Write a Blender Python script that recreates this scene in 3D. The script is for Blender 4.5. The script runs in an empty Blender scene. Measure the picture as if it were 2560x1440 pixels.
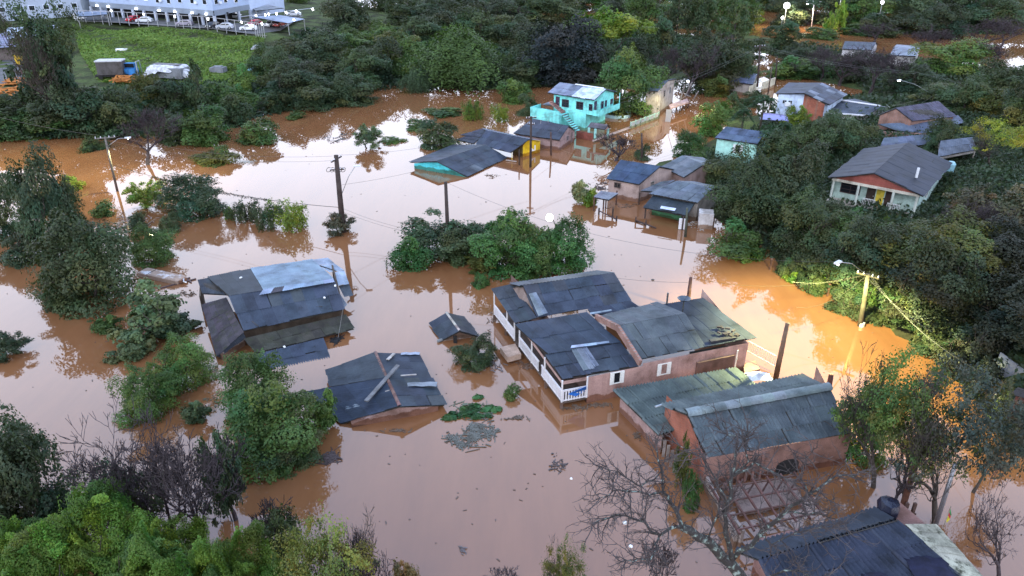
import bpy, math, random
import numpy as np
from mathutils import Vector
random.seed(7); rng = np.random.default_rng(7)
C = bpy.context.scene.collection
# ---------------------------------------------------------------- camera, sky, sun, exposure
HF, PITCH, H = 70.0, 27.0, 32.0
cd = bpy.data.cameras.new('camera'); cam = bpy.data.objects.new('camera', cd); C.objects.link(cam)
cam.location = (0, 0, H); cam.rotation_euler = (math.radians(90 - PITCH), 0, 0)
cd.sensor_width = 36; cd.lens = 18 / math.tan(math.radians(HF / 2)); cd.clip_end = 6000; cd.clip_start = 0.5
sc = bpy.context.scene; sc.camera = cam
SUN_EL, SUN_AZ = 40.0, 205.0       # hidden sun behind the photographer, veiled by even cloud
w = bpy.data.worlds.new('World'); sc.world = w; w.use_nodes = True
nt = w.node_tree; nt.nodes.clear()
sky = nt.nodes.new('ShaderNodeTexSky'); sky.sky_type = 'NISHITA'; sky.sun_disc = False
sky.sun_elevation = math.radians(SUN_EL); sky.sun_rotation = math.radians(SUN_AZ)
sky.dust_density = 2.0; sky.ozone_density = 3.0; sky.air_density = 1.0
# thin even cloud at dusk: brighter toward the horizon, bluer overhead, the same all the way round
geo = nt.nodes.new('ShaderNodeTexCoord'); sep = nt.nodes.new('ShaderNodeSeparateXYZ'); nt.links.new(geo.outputs['Generated'], sep.inputs[0])
veil = nt.nodes.new('ShaderNodeValToRGB'); nt.links.new(sep.outputs[2], veil.inputs[0]); el = veil.color_ramp.elements
veil.color_ramp.interpolation = 'EASE'
el[0].position = .25; el[0].color = (11.0, 12.0, 14.4, 1); el[1].position = .8; el[1].color = (3.3, 4.6, 7.5, 1)
mixn = nt.nodes.new('ShaderNodeMix'); mixn.data_type = 'RGBA'; mixn.inputs[0].default_value = 0.93
nt.links.new(sky.outputs[0], mixn.inputs[6]); nt.links.new(veil.outputs[0], mixn.inputs[7])
bg = nt.nodes.new('ShaderNodeBackground'); bg.inputs[1].default_value = 0.13
out = nt.nodes.new('ShaderNodeOutputWorld')
nt.links.new(mixn.outputs[2], bg.inputs[0]); nt.links.new(bg.outputs[0], out.inputs[0])
sl = bpy.data.lights.new('sun', 'SUN'); sl.energy = 0.6; sl.angle = math.radians(40); sl.color = (1, .97, .92)
so = bpy.data.objects.new('sun', sl); C.objects.link(so)
so.rotation_euler = (math.radians(90 - SUN_EL), 0, math.radians(-SUN_AZ + 180)); so.location = (0, 0, 200)
sc.view_settings.view_transform = 'Standard'; sc.view_settings.look = 'None'
sc.view_settings.gamma = 1; sc.view_settings.use_curve_mapping = False; sc.view_settings.exposure = 1.0
sc.cycles.use_denoising = True; sc.cycles.max_bounces = 4; sc.cycles.diffuse_bounces = 2; sc.cycles.glossy_bounces = 2
sc.cycles.transmission_bounces = 3; sc.cycles.sample_clamp_indirect = 4; sc.cycles.caustics_reflective = False; sc.cycles.caustics_refractive = False
# ---------------------------------------------------------------- places: a photograph point on a level plane -> metres
FP = 1280 / math.tan(math.radians(HF / 2)); cp, sp = math.cos(math.radians(PITCH)), math.sin(math.radians(PITCH))
def P(x, y, z=0.0):
    dx, dv = x - 1280, y - 720
    d = Vector((dx, cp * FP - sp * dv, -sp * FP - cp * dv)); t = (z - H) / d.z
    return Vector((0, 0, H)) + d * t
def zat(p, row):
    k = (720 - row) / FP
    return H + p.y * (k * cp - sp) / (cp + k * sp)
def dep(p): return p.y * cp - (p.z - H) * sp
# ---------------------------------------------------------------- materials (colour of a thing = its object colour)
MATS = {}
def newmat(name):
    m = bpy.data.materials.new(name); m.use_nodes = True; n = m.node_tree.nodes; l = m.node_tree.links
    b = n['Principled BSDF']; MATS[name] = m; return m, n, l, b
def N(n, t, **k):
    o = n.new(t)
    for a, v in k.items(): setattr(o, a, v)
    return o
def noise(n, l, vec, scale, detail=3, rough=.6):
    t = N(n, 'ShaderNodeTexNoise'); t.inputs['Scale'].default_value = scale; t.inputs['Detail'].default_value = detail
    t.inputs['Roughness'].default_value = rough
    if vec is not None: l.new(vec, t.inputs['Vector'])
    return t.outputs['Fac']
def ramp(n, l, fac, stops):
    r = N(n, 'ShaderNodeValToRGB'); l.new(fac, r.inputs[0])
    e = r.color_ramp.elements
    while len(e) < len(stops): e.new(.5)
    for q, (p, c) in zip(e, stops): q.position = p; q.color = (*c, 1) if len(c) == 3 else c
    return r.outputs[0]
def mul(n, l, a, b, fac=1.0, mode='MULTIPLY'):
    m = N(n, 'ShaderNodeMix', data_type='RGBA', blend_type=mode); m.inputs[0].default_value = fac
    for s, v in ((6, a), (7, b)):
        if isinstance(v, tuple): m.inputs[s].default_value = (*v, 1)
        else: l.new(v, m.inputs[s])
    return m.outputs[2]
def bump(n, l, h, b, st=.3, dist=.02):
    u = N(n, 'ShaderNodeBump'); u.inputs['Strength'].default_value = st; u.inputs['Distance'].default_value = dist
    l.new(h, u.inputs['Height']); l.new(u.outputs[0], b.inputs['Normal'])
def pos(n, l, sc_=(1, 1, 1)):
    g = N(n, 'ShaderNodeNewGeometry'); m = N(n, 'ShaderNodeMapping'); m.inputs['Scale'].default_value = sc_
    l.new(g.outputs['Position'], m.inputs['Vector']); return m.outputs[0]
def weathered(name, rough=.8, big=.5, blot=((.35, (.55, .53, .5)), (.6, (1, 1, 1))), streak=False, bumpst=.2, spec=.3, metal=0, fine=14, moss=None, tide=False, rust=False):
    m, n, l, b = newmat(name); oi = N(n, 'ShaderNodeObjectInfo'); v = pos(n, l)
    c = mul(n, l, oi.outputs['Color'], ramp(n, l, noise(n, l, v, big, 4), blot))
    c = mul(n, l, c, ramp(n, l, noise(n, l, v, fine, 3), ((.3, (.78, .78, .78)), (.7, (1.12, 1.12, 1.12)))))
    if streak:
        c = mul(n, l, c, ramp(n, l, noise(n, l, pos(n, l, (2.2, 2.2, .18)), 1.5, 4), ((.36, (.6, .56, .52)), (.58, (1, 1, 1)))), .3)
    if tide:                       # mud and damp left by the flood along the foot of walls
        sp_ = N(n, 'ShaderNodeSeparateXYZ'); l.new(v, sp_.inputs[0]); ad = N(n, 'ShaderNodeMath', operation='MULTIPLY_ADD'); l.new(noise(n, l, v, 1.3, 4), ad.inputs[0]); ad.inputs[1].default_value = -.9; l.new(sp_.outputs[2], ad.inputs[2])
        r = ramp(n, l, ad.outputs[0], ((.0, (1, 1, 1)), (.12, (0, 0, 0)))); mm = N(n, 'ShaderNodeMix', data_type='RGBA'); l.new(r, mm.inputs[0]); l.new(c, mm.inputs[6]); l.new(mul(n, l, c, (.5, .36, .27)), mm.inputs[7]); c = mm.outputs[2]
    if rust:
        r = ramp(n, l, noise(n, l, pos(n, l, (1, 1, 1)), .9, 7, .75), ((.57, (0, 0, 0)), (.68, (.75, .75, .75)))); mm = N(n, 'ShaderNodeMix', data_type='RGBA'); l.new(r, mm.inputs[0]); l.new(c, mm.inputs[6]); l.new(mul(n, l, c, (.5, .46, .4)), mm.inputs[7]); c = mm.outputs[2]
    if moss:
        r = ramp(n, l, noise(n, l, v, 1.7, 6, .7), ((.5, (0, 0, 0)), (.66, (1, 1, 1))))
        mm = N(n, 'ShaderNodeMix', data_type='RGBA'); l.new(r, mm.inputs[0]); l.new(c, mm.inputs[6]); mm.inputs[7].default_value = (*moss, 1); c = mm.outputs[2]
    l.new(c, b.inputs['Base Color']); b.inputs['Roughness'].default_value = rough; b.inputs['Specular IOR Level'].default_value = spec; b.inputs['Metallic'].default_value = metal
    if bumpst: bump(n, l, noise(n, l, v, fine * 1.6, 4), b, bumpst)
    return m
weathered('paint', .75, .6, ((.32, (.5, .47, .44)), (.5, (.9, .9, .9)), (.68, (1.12, 1.12, 1.1))), streak=True, tide=True)
weathered('clean', .6, .3, ((.3, (.85, .85, .85)), (.6, (1, 1, 1))), bumpst=0)
weathered('sheet', .62, .7, ((.3, (.26, .3, .36)), (.5, (.48, .55, .66)), (.74, (.7, .78, .9))), spec=.28, bumpst=.25, rust=True)
weathered('mossy_sheet', .8, .8, ((.3, (.4, .4, .4)), (.6, (1, 1, 1))), bumpst=.4, moss=(.035, .038, .022))
weathered('wood', .8, 1.2, ((.3, (.5, .45, .4)), (.65, (1.1, 1.1, 1.1))), streak=True)
weathered('concrete', .85, .9)
weathered('metal', .35, 1.0, ((.3, (.7, .7, .7)), (.6, (1, 1, 1))), metal=.7, bumpst=0)
weathered('car_paint', .25, .5, ((.3, (.9, .9, .9)), (.6, (1, 1, 1))), spec=.6, bumpst=0)
weathered('cloth', .8, 1.5)
def brick_mat(name, c1, c2, mortar, scale):
    m, n, l, b = newmat(name)
    t = N(n, 'ShaderNodeTexCoord'); t2 = N(n, 'ShaderNodeTexBrick'); t2.inputs['Scale'].default_value = scale
    sep = N(n, 'ShaderNodeSeparateXYZ'); l.new(t.outputs['Object'], sep.inputs[0]); cb = N(n, 'ShaderNodeCombineXYZ')
    ad = N(n, 'ShaderNodeMath', operation='ADD'); l.new(sep.outputs[0], ad.inputs[0]); l.new(sep.outputs[1], ad.inputs[1])
    l.new(ad.outputs[0], cb.inputs[0]); l.new(sep.outputs[2], cb.inputs[1]); l.new(cb.outputs[0], t2.inputs['Vector'])
    for i, c in zip((1, 2, 3), (c1, c2, mortar)): t2.inputs[i].default_value = (*c, 1)
    t2.inputs['Mortar Size'].default_value = .012; t2.inputs['Brick Width'].default_value = .25; t2.inputs['Row Height'].default_value = .09
    c = mul(n, l, t2.outputs[0], ramp(n, l, noise(n, l, pos(n, l), .8, 6), ((.3, (.45, .42, .4)), (.62, (1.1, 1.1, 1.1)))))
    l.new(c, b.inputs['Base Color']); b.inputs['Roughness'].default_value = .85; bump(n, l, t2.outputs['Fac'], b, .3, -.01)
brick_mat('brick', (.37, .095, .05), (.29, .075, .042), (.27, .17, .12), 1)
brick_mat('old_brick', (.3, .14, .1), (.24, .12, .09), (.25, .2, .18), 1)
def leafmat(name, trans=.25, spec=.25):
    m, n, l, b = newmat(name); oi = N(n, 'ShaderNodeObjectInfo'); at = N(n, 'ShaderNodeAttribute', attribute_name='tint')
    c = mul(n, l, oi.outputs['Color'], at.outputs['Color'])
    l.new(c, b.inputs['Base Color']); b.inputs['Roughness'].default_value = .55; b.inputs['Specular IOR Level'].default_value = spec
    tr = N(n, 'ShaderNodeBsdfTranslucent'); l.new(mul(n, l, c, (1.1, 1.25, .6)), tr.inputs[0])
    mx = N(n, 'ShaderNodeMixShader'); mx.inputs[0].default_value = trans
    l.new(b.outputs[0], mx.inputs[1]); l.new(tr.outputs[0], mx.inputs[2]); l.new(mx.outputs[0], n['Material Output'].inputs[0])
leafmat('leaf'); leafmat('grass', .3, .1)
def barkmat():
    weathered('bark', .9, 2, ((.3, (.5, .5, .5)), (.65, (1.2, 1.2, 1.2))), bumpst=.5, spec=.15)
    m, n, l, b = newmat('lichen_bark'); v = pos(n, l)
    c = ramp(n, l, noise(n, l, v, 3.6, 5, .65), ((.5, (.03, .026, .024)), (.56, (.07, .08, .07)), (.62, (.2, .26, .23)), (.74, (.34, .4, .37))))
    l.new(c, b.inputs['Base Color']); b.inputs['Roughness'].default_value = .95; bump(n, l, noise(n, l, v, 9), b, .6, .03)
barkmat()
m, n, l, b = newmat('glass'); b.inputs['Base Color'].default_value = (.012, .014, .018, 1); b.inputs['Roughness'].default_value = .12
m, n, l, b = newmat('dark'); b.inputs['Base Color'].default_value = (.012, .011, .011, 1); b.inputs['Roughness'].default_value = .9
def emit(name, col, st):
    m, n, l, b = newmat(name); b.inputs['Emission Color'].default_value = (*col, 1); b.inputs['Emission Strength'].default_value = st; b.inputs['Base Color'].default_value = (*col, 1)
emit('lamp_glow', (1, .96, .88), 18); emit('cool_glow', (.92, .96, 1), 14); emit('lit_pane', (.9, .85, 1), .35)
# flood water: silt-laden, glossy, almost still
m, n, l, b = newmat('flood_water'); v = pos(n, l)
c = ramp(n, l, noise(n, l, v, .035, 4, .5), ((.3, (.19, .082, .034)), (.7, (.222, .1, .045))))
c = mul(n, l, c, ramp(n, l, noise(n, l, pos(n, l, (.25, .05, 1)), 1.2, 7, .7), ((.35, (.9, .9, .9)), (.5, (1, 1, 1)), (.68, (1.1, 1.12, 1.16)))))
l.new(c, b.inputs['Base Color']); b.inputs['Roughness'].default_value = .02; b.inputs['IOR'].default_value = 1.9
bump(n, l, noise(n, l, pos(n, l, (1, .6, 1)), .16, 1), b, .002, .1)
m, n, l, b = newmat('earth'); v = pos(n, l)
c = ramp(n, l, noise(n, l, v, .22, 7, .62), ((.36, (.030, .030, .018)), (.48, (.050, .062, .026)), (.6, (.075, .105, .035)), (.72, (.085, .07, .04))))
c = mul(n, l, c, ramp(n, l, noise(n, l, v, 2.5, 4), ((.3, (.6, .6, .6)), (.7, (1.25, 1.25, 1.25)))))
l.new(c, b.inputs['Base Color']); b.inputs['Roughness'].default_value = .95; b.inputs['Specular IOR Level'].default_value = .1; bump(n, l, noise(n, l, v, 3, 6), b, .8, .15)
m, n, l, b = newmat('asphalt'); v = pos(n, l)
l.new(ramp(n, l, noise(n, l, v, .5, 6), ((.3, (.05, .05, .055)), (.7, (.11, .11, .115)))), b.inputs['Base Color']); b.inputs['Roughness'].default_value = .8
# ---------------------------------------------------------------- objects
ORG = {}
def rnd(a, b): return random.uniform(a, b)
def jit(c, a=.12):
    k = 1 + rnd(-a, a); return tuple(max(0, q * k * (1 + rnd(-a, a) * .25)) for q in c)
def thing(name, label, cat, loc, group=None):
    o = bpy.data.objects.new(name, None); C.objects.link(o); o.location = loc; o.empty_display_size = .3
    o['label'] = label; o['category'] = cat
    if group: o['group'] = group
    ORG[o] = Vector(loc); return o
def tag(o, label, cat, group=None):
    o['label'] = label; o['category'] = cat
    if group: o['group'] = group
    return o
def O(name, vf, mat, parent=None, col=(.5, .5, .5), smooth=False):
    v, f = vf
    if parent is None:
        a = np.array([tuple(q) for q in v]); og = Vector((a[:, 0].mean(), a[:, 1].mean(), a[:, 2].min()))
    else: og = ORG[parent]
    me = bpy.data.meshes.new(name); me.from_pydata([tuple(Vector(q) - og) for q in v], [], f); me.update()
    me.materials.append(MATS[mat])
    if smooth: me.shade_smooth()
    o = bpy.data.objects.new(name, me); C.objects.link(o); o.color = (*col, 1); ORG[o] = og
    if parent is None: o.location = og
    else: o.parent = parent
    return o
def struct(o): o['kind'] = 'structure'; return o
def stuff(o, label=None, cat=None):
    o['kind'] = 'stuff'
    if label: o['label'] = label; o['category'] = cat
    return o
def J(*parts):
    V, F = [], []
    for v, f in parts:
        k = len(V); V += [tuple(q) for q in v]; F += [tuple(i + k for i in q) for q in f]
    return V, F
BF = [(0, 3, 2, 1), (4, 5, 6, 7), (0, 1, 5, 4), (1, 2, 6, 5), (2, 3, 7, 6), (3, 0, 4, 7)]
def box(c, s, u=None):
    c = Vector(c); u = Vector((1, 0, 0)) if u is None else Vector((u[0], u[1], 0)).normalized(); t = Vector((-u.y, u.x, 0))
    a, b_, h = s[0] / 2, s[1] / 2, s[2] / 2
    return [c + u * x * a + t * y * b_ + Vector((0, 0, z * h)) for z in (-1, 1) for x, y in ((-1, -1), (1, -1), (1, 1), (-1, 1))], BF
def beam(a, b_, wd, hd=None, up=Vector((0, 0, 1))):
    a, b_ = Vector(a), Vector(b_); d = (b_ - a).normalized(); hd = hd or wd
    s = d.cross(up)
    s = s.normalized() if s.length > 1e-4 else Vector((1, 0, 0)); t = s.cross(d)
    return [p + s * x * wd / 2 + t * y * hd / 2 for p in (a, b_) for x, y in ((-1, -1), (1, -1), (1, 1), (-1, 1))], BF
def tube(path, rad, n=6, cap=True):
    V, F = [], []; path = [Vector(p) for p in path]
    for i, p in enumerate(path):
        d = (path[min(i + 1, len(path) - 1)] - path[max(i - 1, 0)]).normalized()
        s = d.cross(Vector((0, 0, 1)) if abs(d.z) < .95 else Vector((1, 0, 0))).normalized(); t = s.cross(d)
        r = rad[i] if hasattr(rad, '__len__') else rad
        V += [p + (s * math.cos(q * 2 * math.pi / n) + t * math.sin(q * 2 * math.pi / n)) * r for q in range(n)]
    for i in range(len(path) - 1):
        for q in range(n):
            F.append((i * n + q, i * n + (q + 1) % n, (i + 1) * n + (q + 1) % n, (i + 1) * n + q))
    if cap: F += [tuple(range(n))[::-1], tuple((len(path) - 1) * n + q for q in range(n))]
    return V, F
def slab(q, th):
    q = [Vector(p) for p in q]; nn = (q[1] - q[0]).cross(q[3] - q[0]).normalized()
    if nn.z < 0: nn = -nn
    return [p - nn * th for p in q] + q, BF
def bil(q, u, v): return (q[0] * (1 - u) + q[1] * u) * (1 - v) + (q[3] * (1 - u) + q[2] * u) * v
def arc(a, b_, sag, n=14):
    a, b_ = Vector(a), Vector(b_)
    return [a.lerp(b_, i / n) - Vector((0, 0, sag * 4 * (i / n) * (1 - i / n))) for i in range(n + 1)]
# a roof slope a,b = ridge edge (left, right), c,d = eave edge (right, left): a thin deck with corrugated sheets laid on it
def slope(parent, pts, col, nu=None, nv=None, waves=5, mat='sheet', jitter=.08, cj=.2, alt=None, name='roof', deck=True, amp=.03, gap=.0, deckcol=(.05, .045, .04), sheet='roof_sheet'):
    q = [Vector(p) for p in pts]; nn = (q[1] - q[0]).cross(q[3] - q[0]).normalized()
    if nn.z < 0: nn = -nn
    if nu is None: nu = max(1, round(((q[1] - q[0]).length + (q[2] - q[3]).length) / 2 / 1.1))
    if nv is None: nv = max(1, round(((q[3] - q[0]).length + (q[2] - q[1]).length) / 2 / 2.0))
    par = O(name, slab([p - nn * .09 for p in q], .05), 'wood', parent, deckcol) if deck else parent
    sg, ph, Ls = rnd(.0, .07), rnd(0, 6.28), (q[1] - q[0]).length
    def bl(u, v): return bil(q, u, v) - nn * (sg * max(0, math.sin(math.pi * min(1, max(0, v)))) * (.6 + .4 * math.sin(u * 5 + ph)) * min(1, Ls / 6))
    for j in range(nv):
        rowk = rnd(.9, 1.1)
        for i in range(nu):
            u0, u1 = i / nu - .004 + gap / nu, (i + 1) / nu + .006 - gap / nu; v0, v1 = j / nv, (j + 1) / nv + .02
            dj = rnd(-jitter, jitter) / max(1, (q[3] - q[0]).length) * 1.2; du = rnd(-.01, .01)
            v0 += dj * (j > 0); v1 += dj; sk = rnd(-jitter, jitter) * .015
            nc = max(2, 2 * waves + 1); V = []
            lift0, lift1 = .03 + rnd(0, .012), .055 + rnd(0, .02)
            for jj, (vv, lf) in enumerate(((v0, lift0), (v1, lift1))):
                for k in range(nc):
                    t = k / (nc - 1); a_ = (amp if k % 2 else -amp) if waves > 0 else 0
                    V.append(bl(u0 + (u1 - u0) * t + du, vv + sk * (t - .5)) + nn * (lf + a_ + .004 * (i % 2)))
            F = [(k, k + 1, nc + k + 1, nc + k) for k in range(nc - 1)]
            cc = jit(tuple(x * rowk for x in col), cj)
            if alt and random.random() < alt[0]: cc = jit(alt[1], .1)
            O(sheet, (V, F), mat, par, cc, smooth=waves > 0)
    return par
# wall pieces between two ground points, windows set on them
def wallframe(a, b_):
    a, b_ = Vector((a[0], a[1], 0)), Vector((b_[0], b_[1], 0)); u = (b_ - a).normalized(); return a, u, Vector((u.y, -u.x, 0)), (b_ - a).length
def window(parent, a, b_, t, z, wd, ht, style='plain', fcol=(.7, .7, .68), out=1):
    p, u, nrm, L = wallframe(a, b_); nrm = nrm * out; c = p + u * (L * t) + Vector((0, 0, z)); fw = .07
    if style == 'door':
        d = O('door', box(c + nrm * .02, (wd, .06, ht), u), 'wood', parent, fcol)
        O('handle', box(c + nrm * .07 + u * wd * .35, (.08, .05, .12), u), 'metal', d, (.5, .5, .5)); return d
    parts = [box(c + nrm * .03 + Vector((0, 0, s * ht / 2)), (wd + fw * 2, .1, fw), u) for s in (-1, 1)]
    parts += [box(c + nrm * .03 + u * s * (wd / 2 + fw / 2), (fw, .1, ht - fw), u) for s in (-1, 1)]
    if style in ('grid', 'plain'): parts.append(box(c + nrm * .025, (.04, .06, ht - .08), u))
    if style == 'grid': parts += [box(c + nrm * .03 + Vector((0, 0, s * ht / 6)), (wd, .03, .03), u) for s in (-1, 1)]
    f = O('window', J(*parts), 'clean', parent, fcol)
    O('pane', box(c + nrm * .005, (wd, .03, ht), u), 'glass', f)
    if style == 'shutter':
        for s in (-1, 1): O('shutter', box(c + nrm * .06 + u * s * (wd * .78 + fw), (wd * .52, .05, ht + .1), u), 'clean', f, fcol)
    return f
def body(parent, base, z0, tops, mat='paint', col=(.5, .5, .5), ridge=None, name='wall'):
    """base: 4 plan points FL,FR,BR,BL; tops: their eave heights; ridge=(pL,pR) closes the two gables"""
    V = [Vector((p[0], p[1], z0)) for p in base] + [Vector((p[0], p[1], t)) for p, t in zip(base, tops)]
    F = [(0, 1, 5, 4), (2, 3, 7, 6), (3, 2, 1, 0)]
    if ridge:
        V += [Vector(ridge[0]), Vector(ridge[1])]
        F += [(1, 2, 6, 9, 5), (3, 0, 4, 8, 7), (4, 5, 9, 8), (8, 9, 6, 7)]
    else: F += [(1, 2, 6, 5), (3, 0, 4, 7), (4, 5, 6, 7)]
    return O(name, (V, F), mat, parent, col)
def gable_house(name, label, FL, FR, RL, RR, ze, zr, zb=-1.5, back=1.0, rc=(.1, .11, .13), wc=(.5, .45, .42), inset=.35, waves=3, wallmat='paint', cat='house',
                wins=(), nu=None, nv=None, alt=None, rmat='sheet', gend=.12, group=None, gablemat=None, ridgecap=None, cj=.16, jitter=.05):
    fl, fr, rl, rr = P(*FL, ze), P(*FR, ze), P(*RL, zr), P(*RR, zr)
    def bk(f, r): d = (r - f); d.z = 0; q = f + d * (1 + back); q.z = zr - (zr - ze) * back; return q
    bl, br = bk(fl, rl), bk(fr, rr)
    t = thing(name, label, cat, ((fl.x + br.x) / 2, (fl.y + br.y) / 2, max(zb, 0)), group)
    slope(t, (rl, rr, fr, fl), rc, nu, nv, waves, rmat, jitter, cj, alt)
    slope(t, (rr, rl, bl, br), rc, nu, nv, waves, rmat, jitter, cj, alt)
    ux = (fr - fl); ux.z = 0; Lx = ux.length; ux.normalize(); vy = (bl - fl); vy.z = 0; Ly = vy.length; vy.normalize()
    def ins(p, sx, sy): return p + ux * sx * gend + vy * sy * inset
    w4 = [ins(fl, 1, 1), ins(fr, -1, 1), ins(br, -1, -1), ins(bl, 1, -1)]
    k = inset / max(.1, Ly) * 2 * (zr - ze)
    zt = [p.z + k - .12 for p in w4]
    R = (rl + ux * gend - Vector((0, 0, .12)), rr - ux * gend - Vector((0, 0, .12)))
    body(t, w4, zb, zt, wallmat, wc, R)
    sides = {'front': (w4[0], w4[1]), 'right': (w4[1], w4[2]), 'back': (w4[2], w4[3]), 'left': (w4[3], w4[0])}
    for wn in wins: window(t, *sides[wn[0]], *wn[1:])
    if ridgecap: ridge_caps(t, rl, rr, *ridgecap)
    return t, w4, (rl, rr, fl, fr, bl, br)
def ridge_caps(parent, a, b_, n, r, mat, col):
    a, b_ = Vector(a), Vector(b_); d = b_ - a; L = d.length / n; d.normalize(); s = d.cross(Vector((0, 0, 1))).normalized(); up = s.cross(d)
    for i in range(n):
        V = []; p0 = a + d * (i * L - .03); p1 = a + d * ((i + 1) * L + .03); k = 7
        for p, rr in ((p0, r), (p1, r * 1.12)):
            for q in range(k):
                th = math.pi * (q / (k - 1)) ; V.append(p + s * math.cos(th) * rr + up * (math.sin(th) * rr * .8 + .02))
        O('ridge_tile', (V, [(q, q + 1, k + q + 1, k + q) for q in range(k - 1)]), mat, parent, jit(col, .2), smooth=True)
# ---------------------------------------------------------------- terrain and water
CT = [(-150, 20, 6), (50, 25, 6), (230, 45, 6), (330, 30, 6), (430, 62, 6), (520, 72, 6), (560, 50, 6), (640, 88, 5.6), (640, 50, 6), (200, 55, 6), (760, 62, 4.5), (800, 35, 4), (860, 75, 3),
      (240, 85, 4.6), (330, 95, 4.6), (450, 100, 4.7), (560, 110, 4.5), (330, 130, 3.2), (450, 140, 3.4), (580, 150, 3.2), (360, 170, 2.2), (470, 180, 2.2), (600, 190, 2),
      (560, 225, 1), (0, 130, 2), (100, 150, 2), (0, 200, 1.5), (100, 210, 1.4), (0, 260, 1), (180, 240, 1.2), (320, 230, 1.3), (340, 265, .7), (430, 250, .9), (-200, 200, 2), (-200, 300, .8),
      (100, 310, .3), (300, 310, .3), (450, 300, .3), (560, 270, .3), (-300, 420, -2), (0, 385, -2), (150, 385, -2), (330, 390, -2), (470, 400, -2), (600, 400, -2), (690, 320, -2), (560, 330, -1), (800, 310, -2), (640, 255, -.4),
      (700, 215, .6), (850, 215, .6), (780, 150, 1.2), (900, 110, 1.2), (950, 160, .6), (1080, 120, .7), (1150, 205, .3), (1300, 180, .5), (1450, 150, .4), (1580, 200, .3), (930, 270, -2), (1000, 240, -1.5), (1130, 265, -2), (1250, 290, -1),
      (1350, 300, -.6), (1500, 310, -.6), (1600, 290, -.5), (1700, 270, -1.2), (1800, 250, -1), (1700, 330, -2), (1640, 350, -2),
      (1050, 15, -1), (1250, 60, .3), (1400, 5, -1), (1480, 10, -1), (1700, 60, -1), (1600, 90, .2), (1800, 110, .2), (1700, 145, -.4), (1850, 145, -.4), (2050, 60, -1), (2200, 55, -1), (2150, 110, -.6), (2300, 100, -.6), (2450, 110, -.6), (2000, 130, .4), (2100, 180, .3), (1960, 215, -.4), (2250, 170, .3), (2540, 200, .3), (2480, 150, -.4),
      (1740, 420, .15), (1800, 420, .6), (1850, 350, .9), (1950, 310, 1), (2080, 320, 1.6), (2200, 340, 2.4), (2330, 320, 3), (2480, 300, 3), (1850, 480, 1), (1950, 520, 1.6), (2080, 530, 2.6), (2180, 545, 3), (2280, 520, 3), (2350, 430, 3.2), (2200, 440, 3),
      (2450, 450, 4.2), (2560, 400, 4), (2700, 600, 6), (2480, 620, 5.2), (2350, 680, 3.5), (2200, 680, 2), (2080, 640, 1), (2000, 600, .9), (1900, 560, .7), (2300, 780, 2), (2450, 820, 3.8), (2600, 850, 5), (2560, 980, 2.6), (2480, 900, 1.6), (2700, 1050, 3),
      (1700, 480, -.5), (1780, 600, -2), (1870, 660, -2), (1950, 720, -2), (2030, 770, -2), (2130, 830, -2), (2230, 870, -2), (2330, 930, -2), (2400, 990, -2), (2500, 1090, -2), (2620, 1200, -2), (1840, 610, -.2), (1930, 650, -.1), (2050, 735, -.2), (2200, 800, -.2), (2300, 860, -.2), (2390, 930, -.2)]
for q in [(300, 700), (0, 700), (700, 480), (1000, 600), (1300, 480), (1500, 620), (1700, 700), (600, 900), (100, 950), (1100, 900), (1500, 1100), (900, 1250), (300, 1300), (1900, 1300), (2300, 1300), (0, 1400), (1280, 1500), (400, 560), (-300, 800), (-100, 550), (1200, 380), (850, 400), (1450, 420), (1600, 560), (2600, 1500)]:
    CT.append((*q, -2))
_c = np.array([[*P(x, y, max(z, 0)).xy, z] for x, y, z in CT])
def hgt(X, Y):
    X = np.atleast_1d(np.asarray(X, float)); Y = np.atleast_1d(np.asarray(Y, float))
    d2 = (X[:, None] - _c[None, :, 0]) ** 2 + (Y[:, None] - _c[None, :, 1]) ** 2 + 1.0
    wt = d2 ** -1.9; return (wt * _c[None, :, 2]).sum(1) / wt.sum(1)
def ground(x, y):
    z = 0.0
    for _ in range(6):
        p = P(x, y, z); z = max(0.0, float(hgt(p.x, p.y)[0]))
    p.z = z; return p
xs = np.concatenate([[-3000, -1500, -800, -450], np.linspace(-260, 260, 200), [450, 800, 1500, 3000]])
ys = np.concatenate([[-1500, -400, -100, -20], np.linspace(12, 330, 130), np.linspace(338, 460, 12), [600, 900, 1800, 3500]])
XX, YY = np.meshgrid(xs, ys); ZZ = hgt(XX.ravel(), YY.ravel())
ZZ = ZZ + (np.sin(XX.ravel() * .9) * np.cos(YY.ravel() * .8) * .12 + np.sin(XX.ravel() * .31 + YY.ravel() * .27) * .15)
nx, ny = len(xs), len(ys)
gf = [(j * nx + i, j * nx + i + 1, (j + 1) * nx + i + 1, (j + 1) * nx + i) for j in range(ny - 1) for i in range(nx - 1)]
gr = O('ground', (np.stack([XX.ravel(), YY.ravel(), ZZ], 1).tolist(), gf), 'earth', smooth=True); struct(gr)
wt_ = O('water', ([(-3000, -1500, 0), (3000, -1500, 0), (3000, 3500, 0), (-3000, 3500, 0)], [(0, 1, 2, 3)]), 'flood_water'); struct(wt_)
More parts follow.
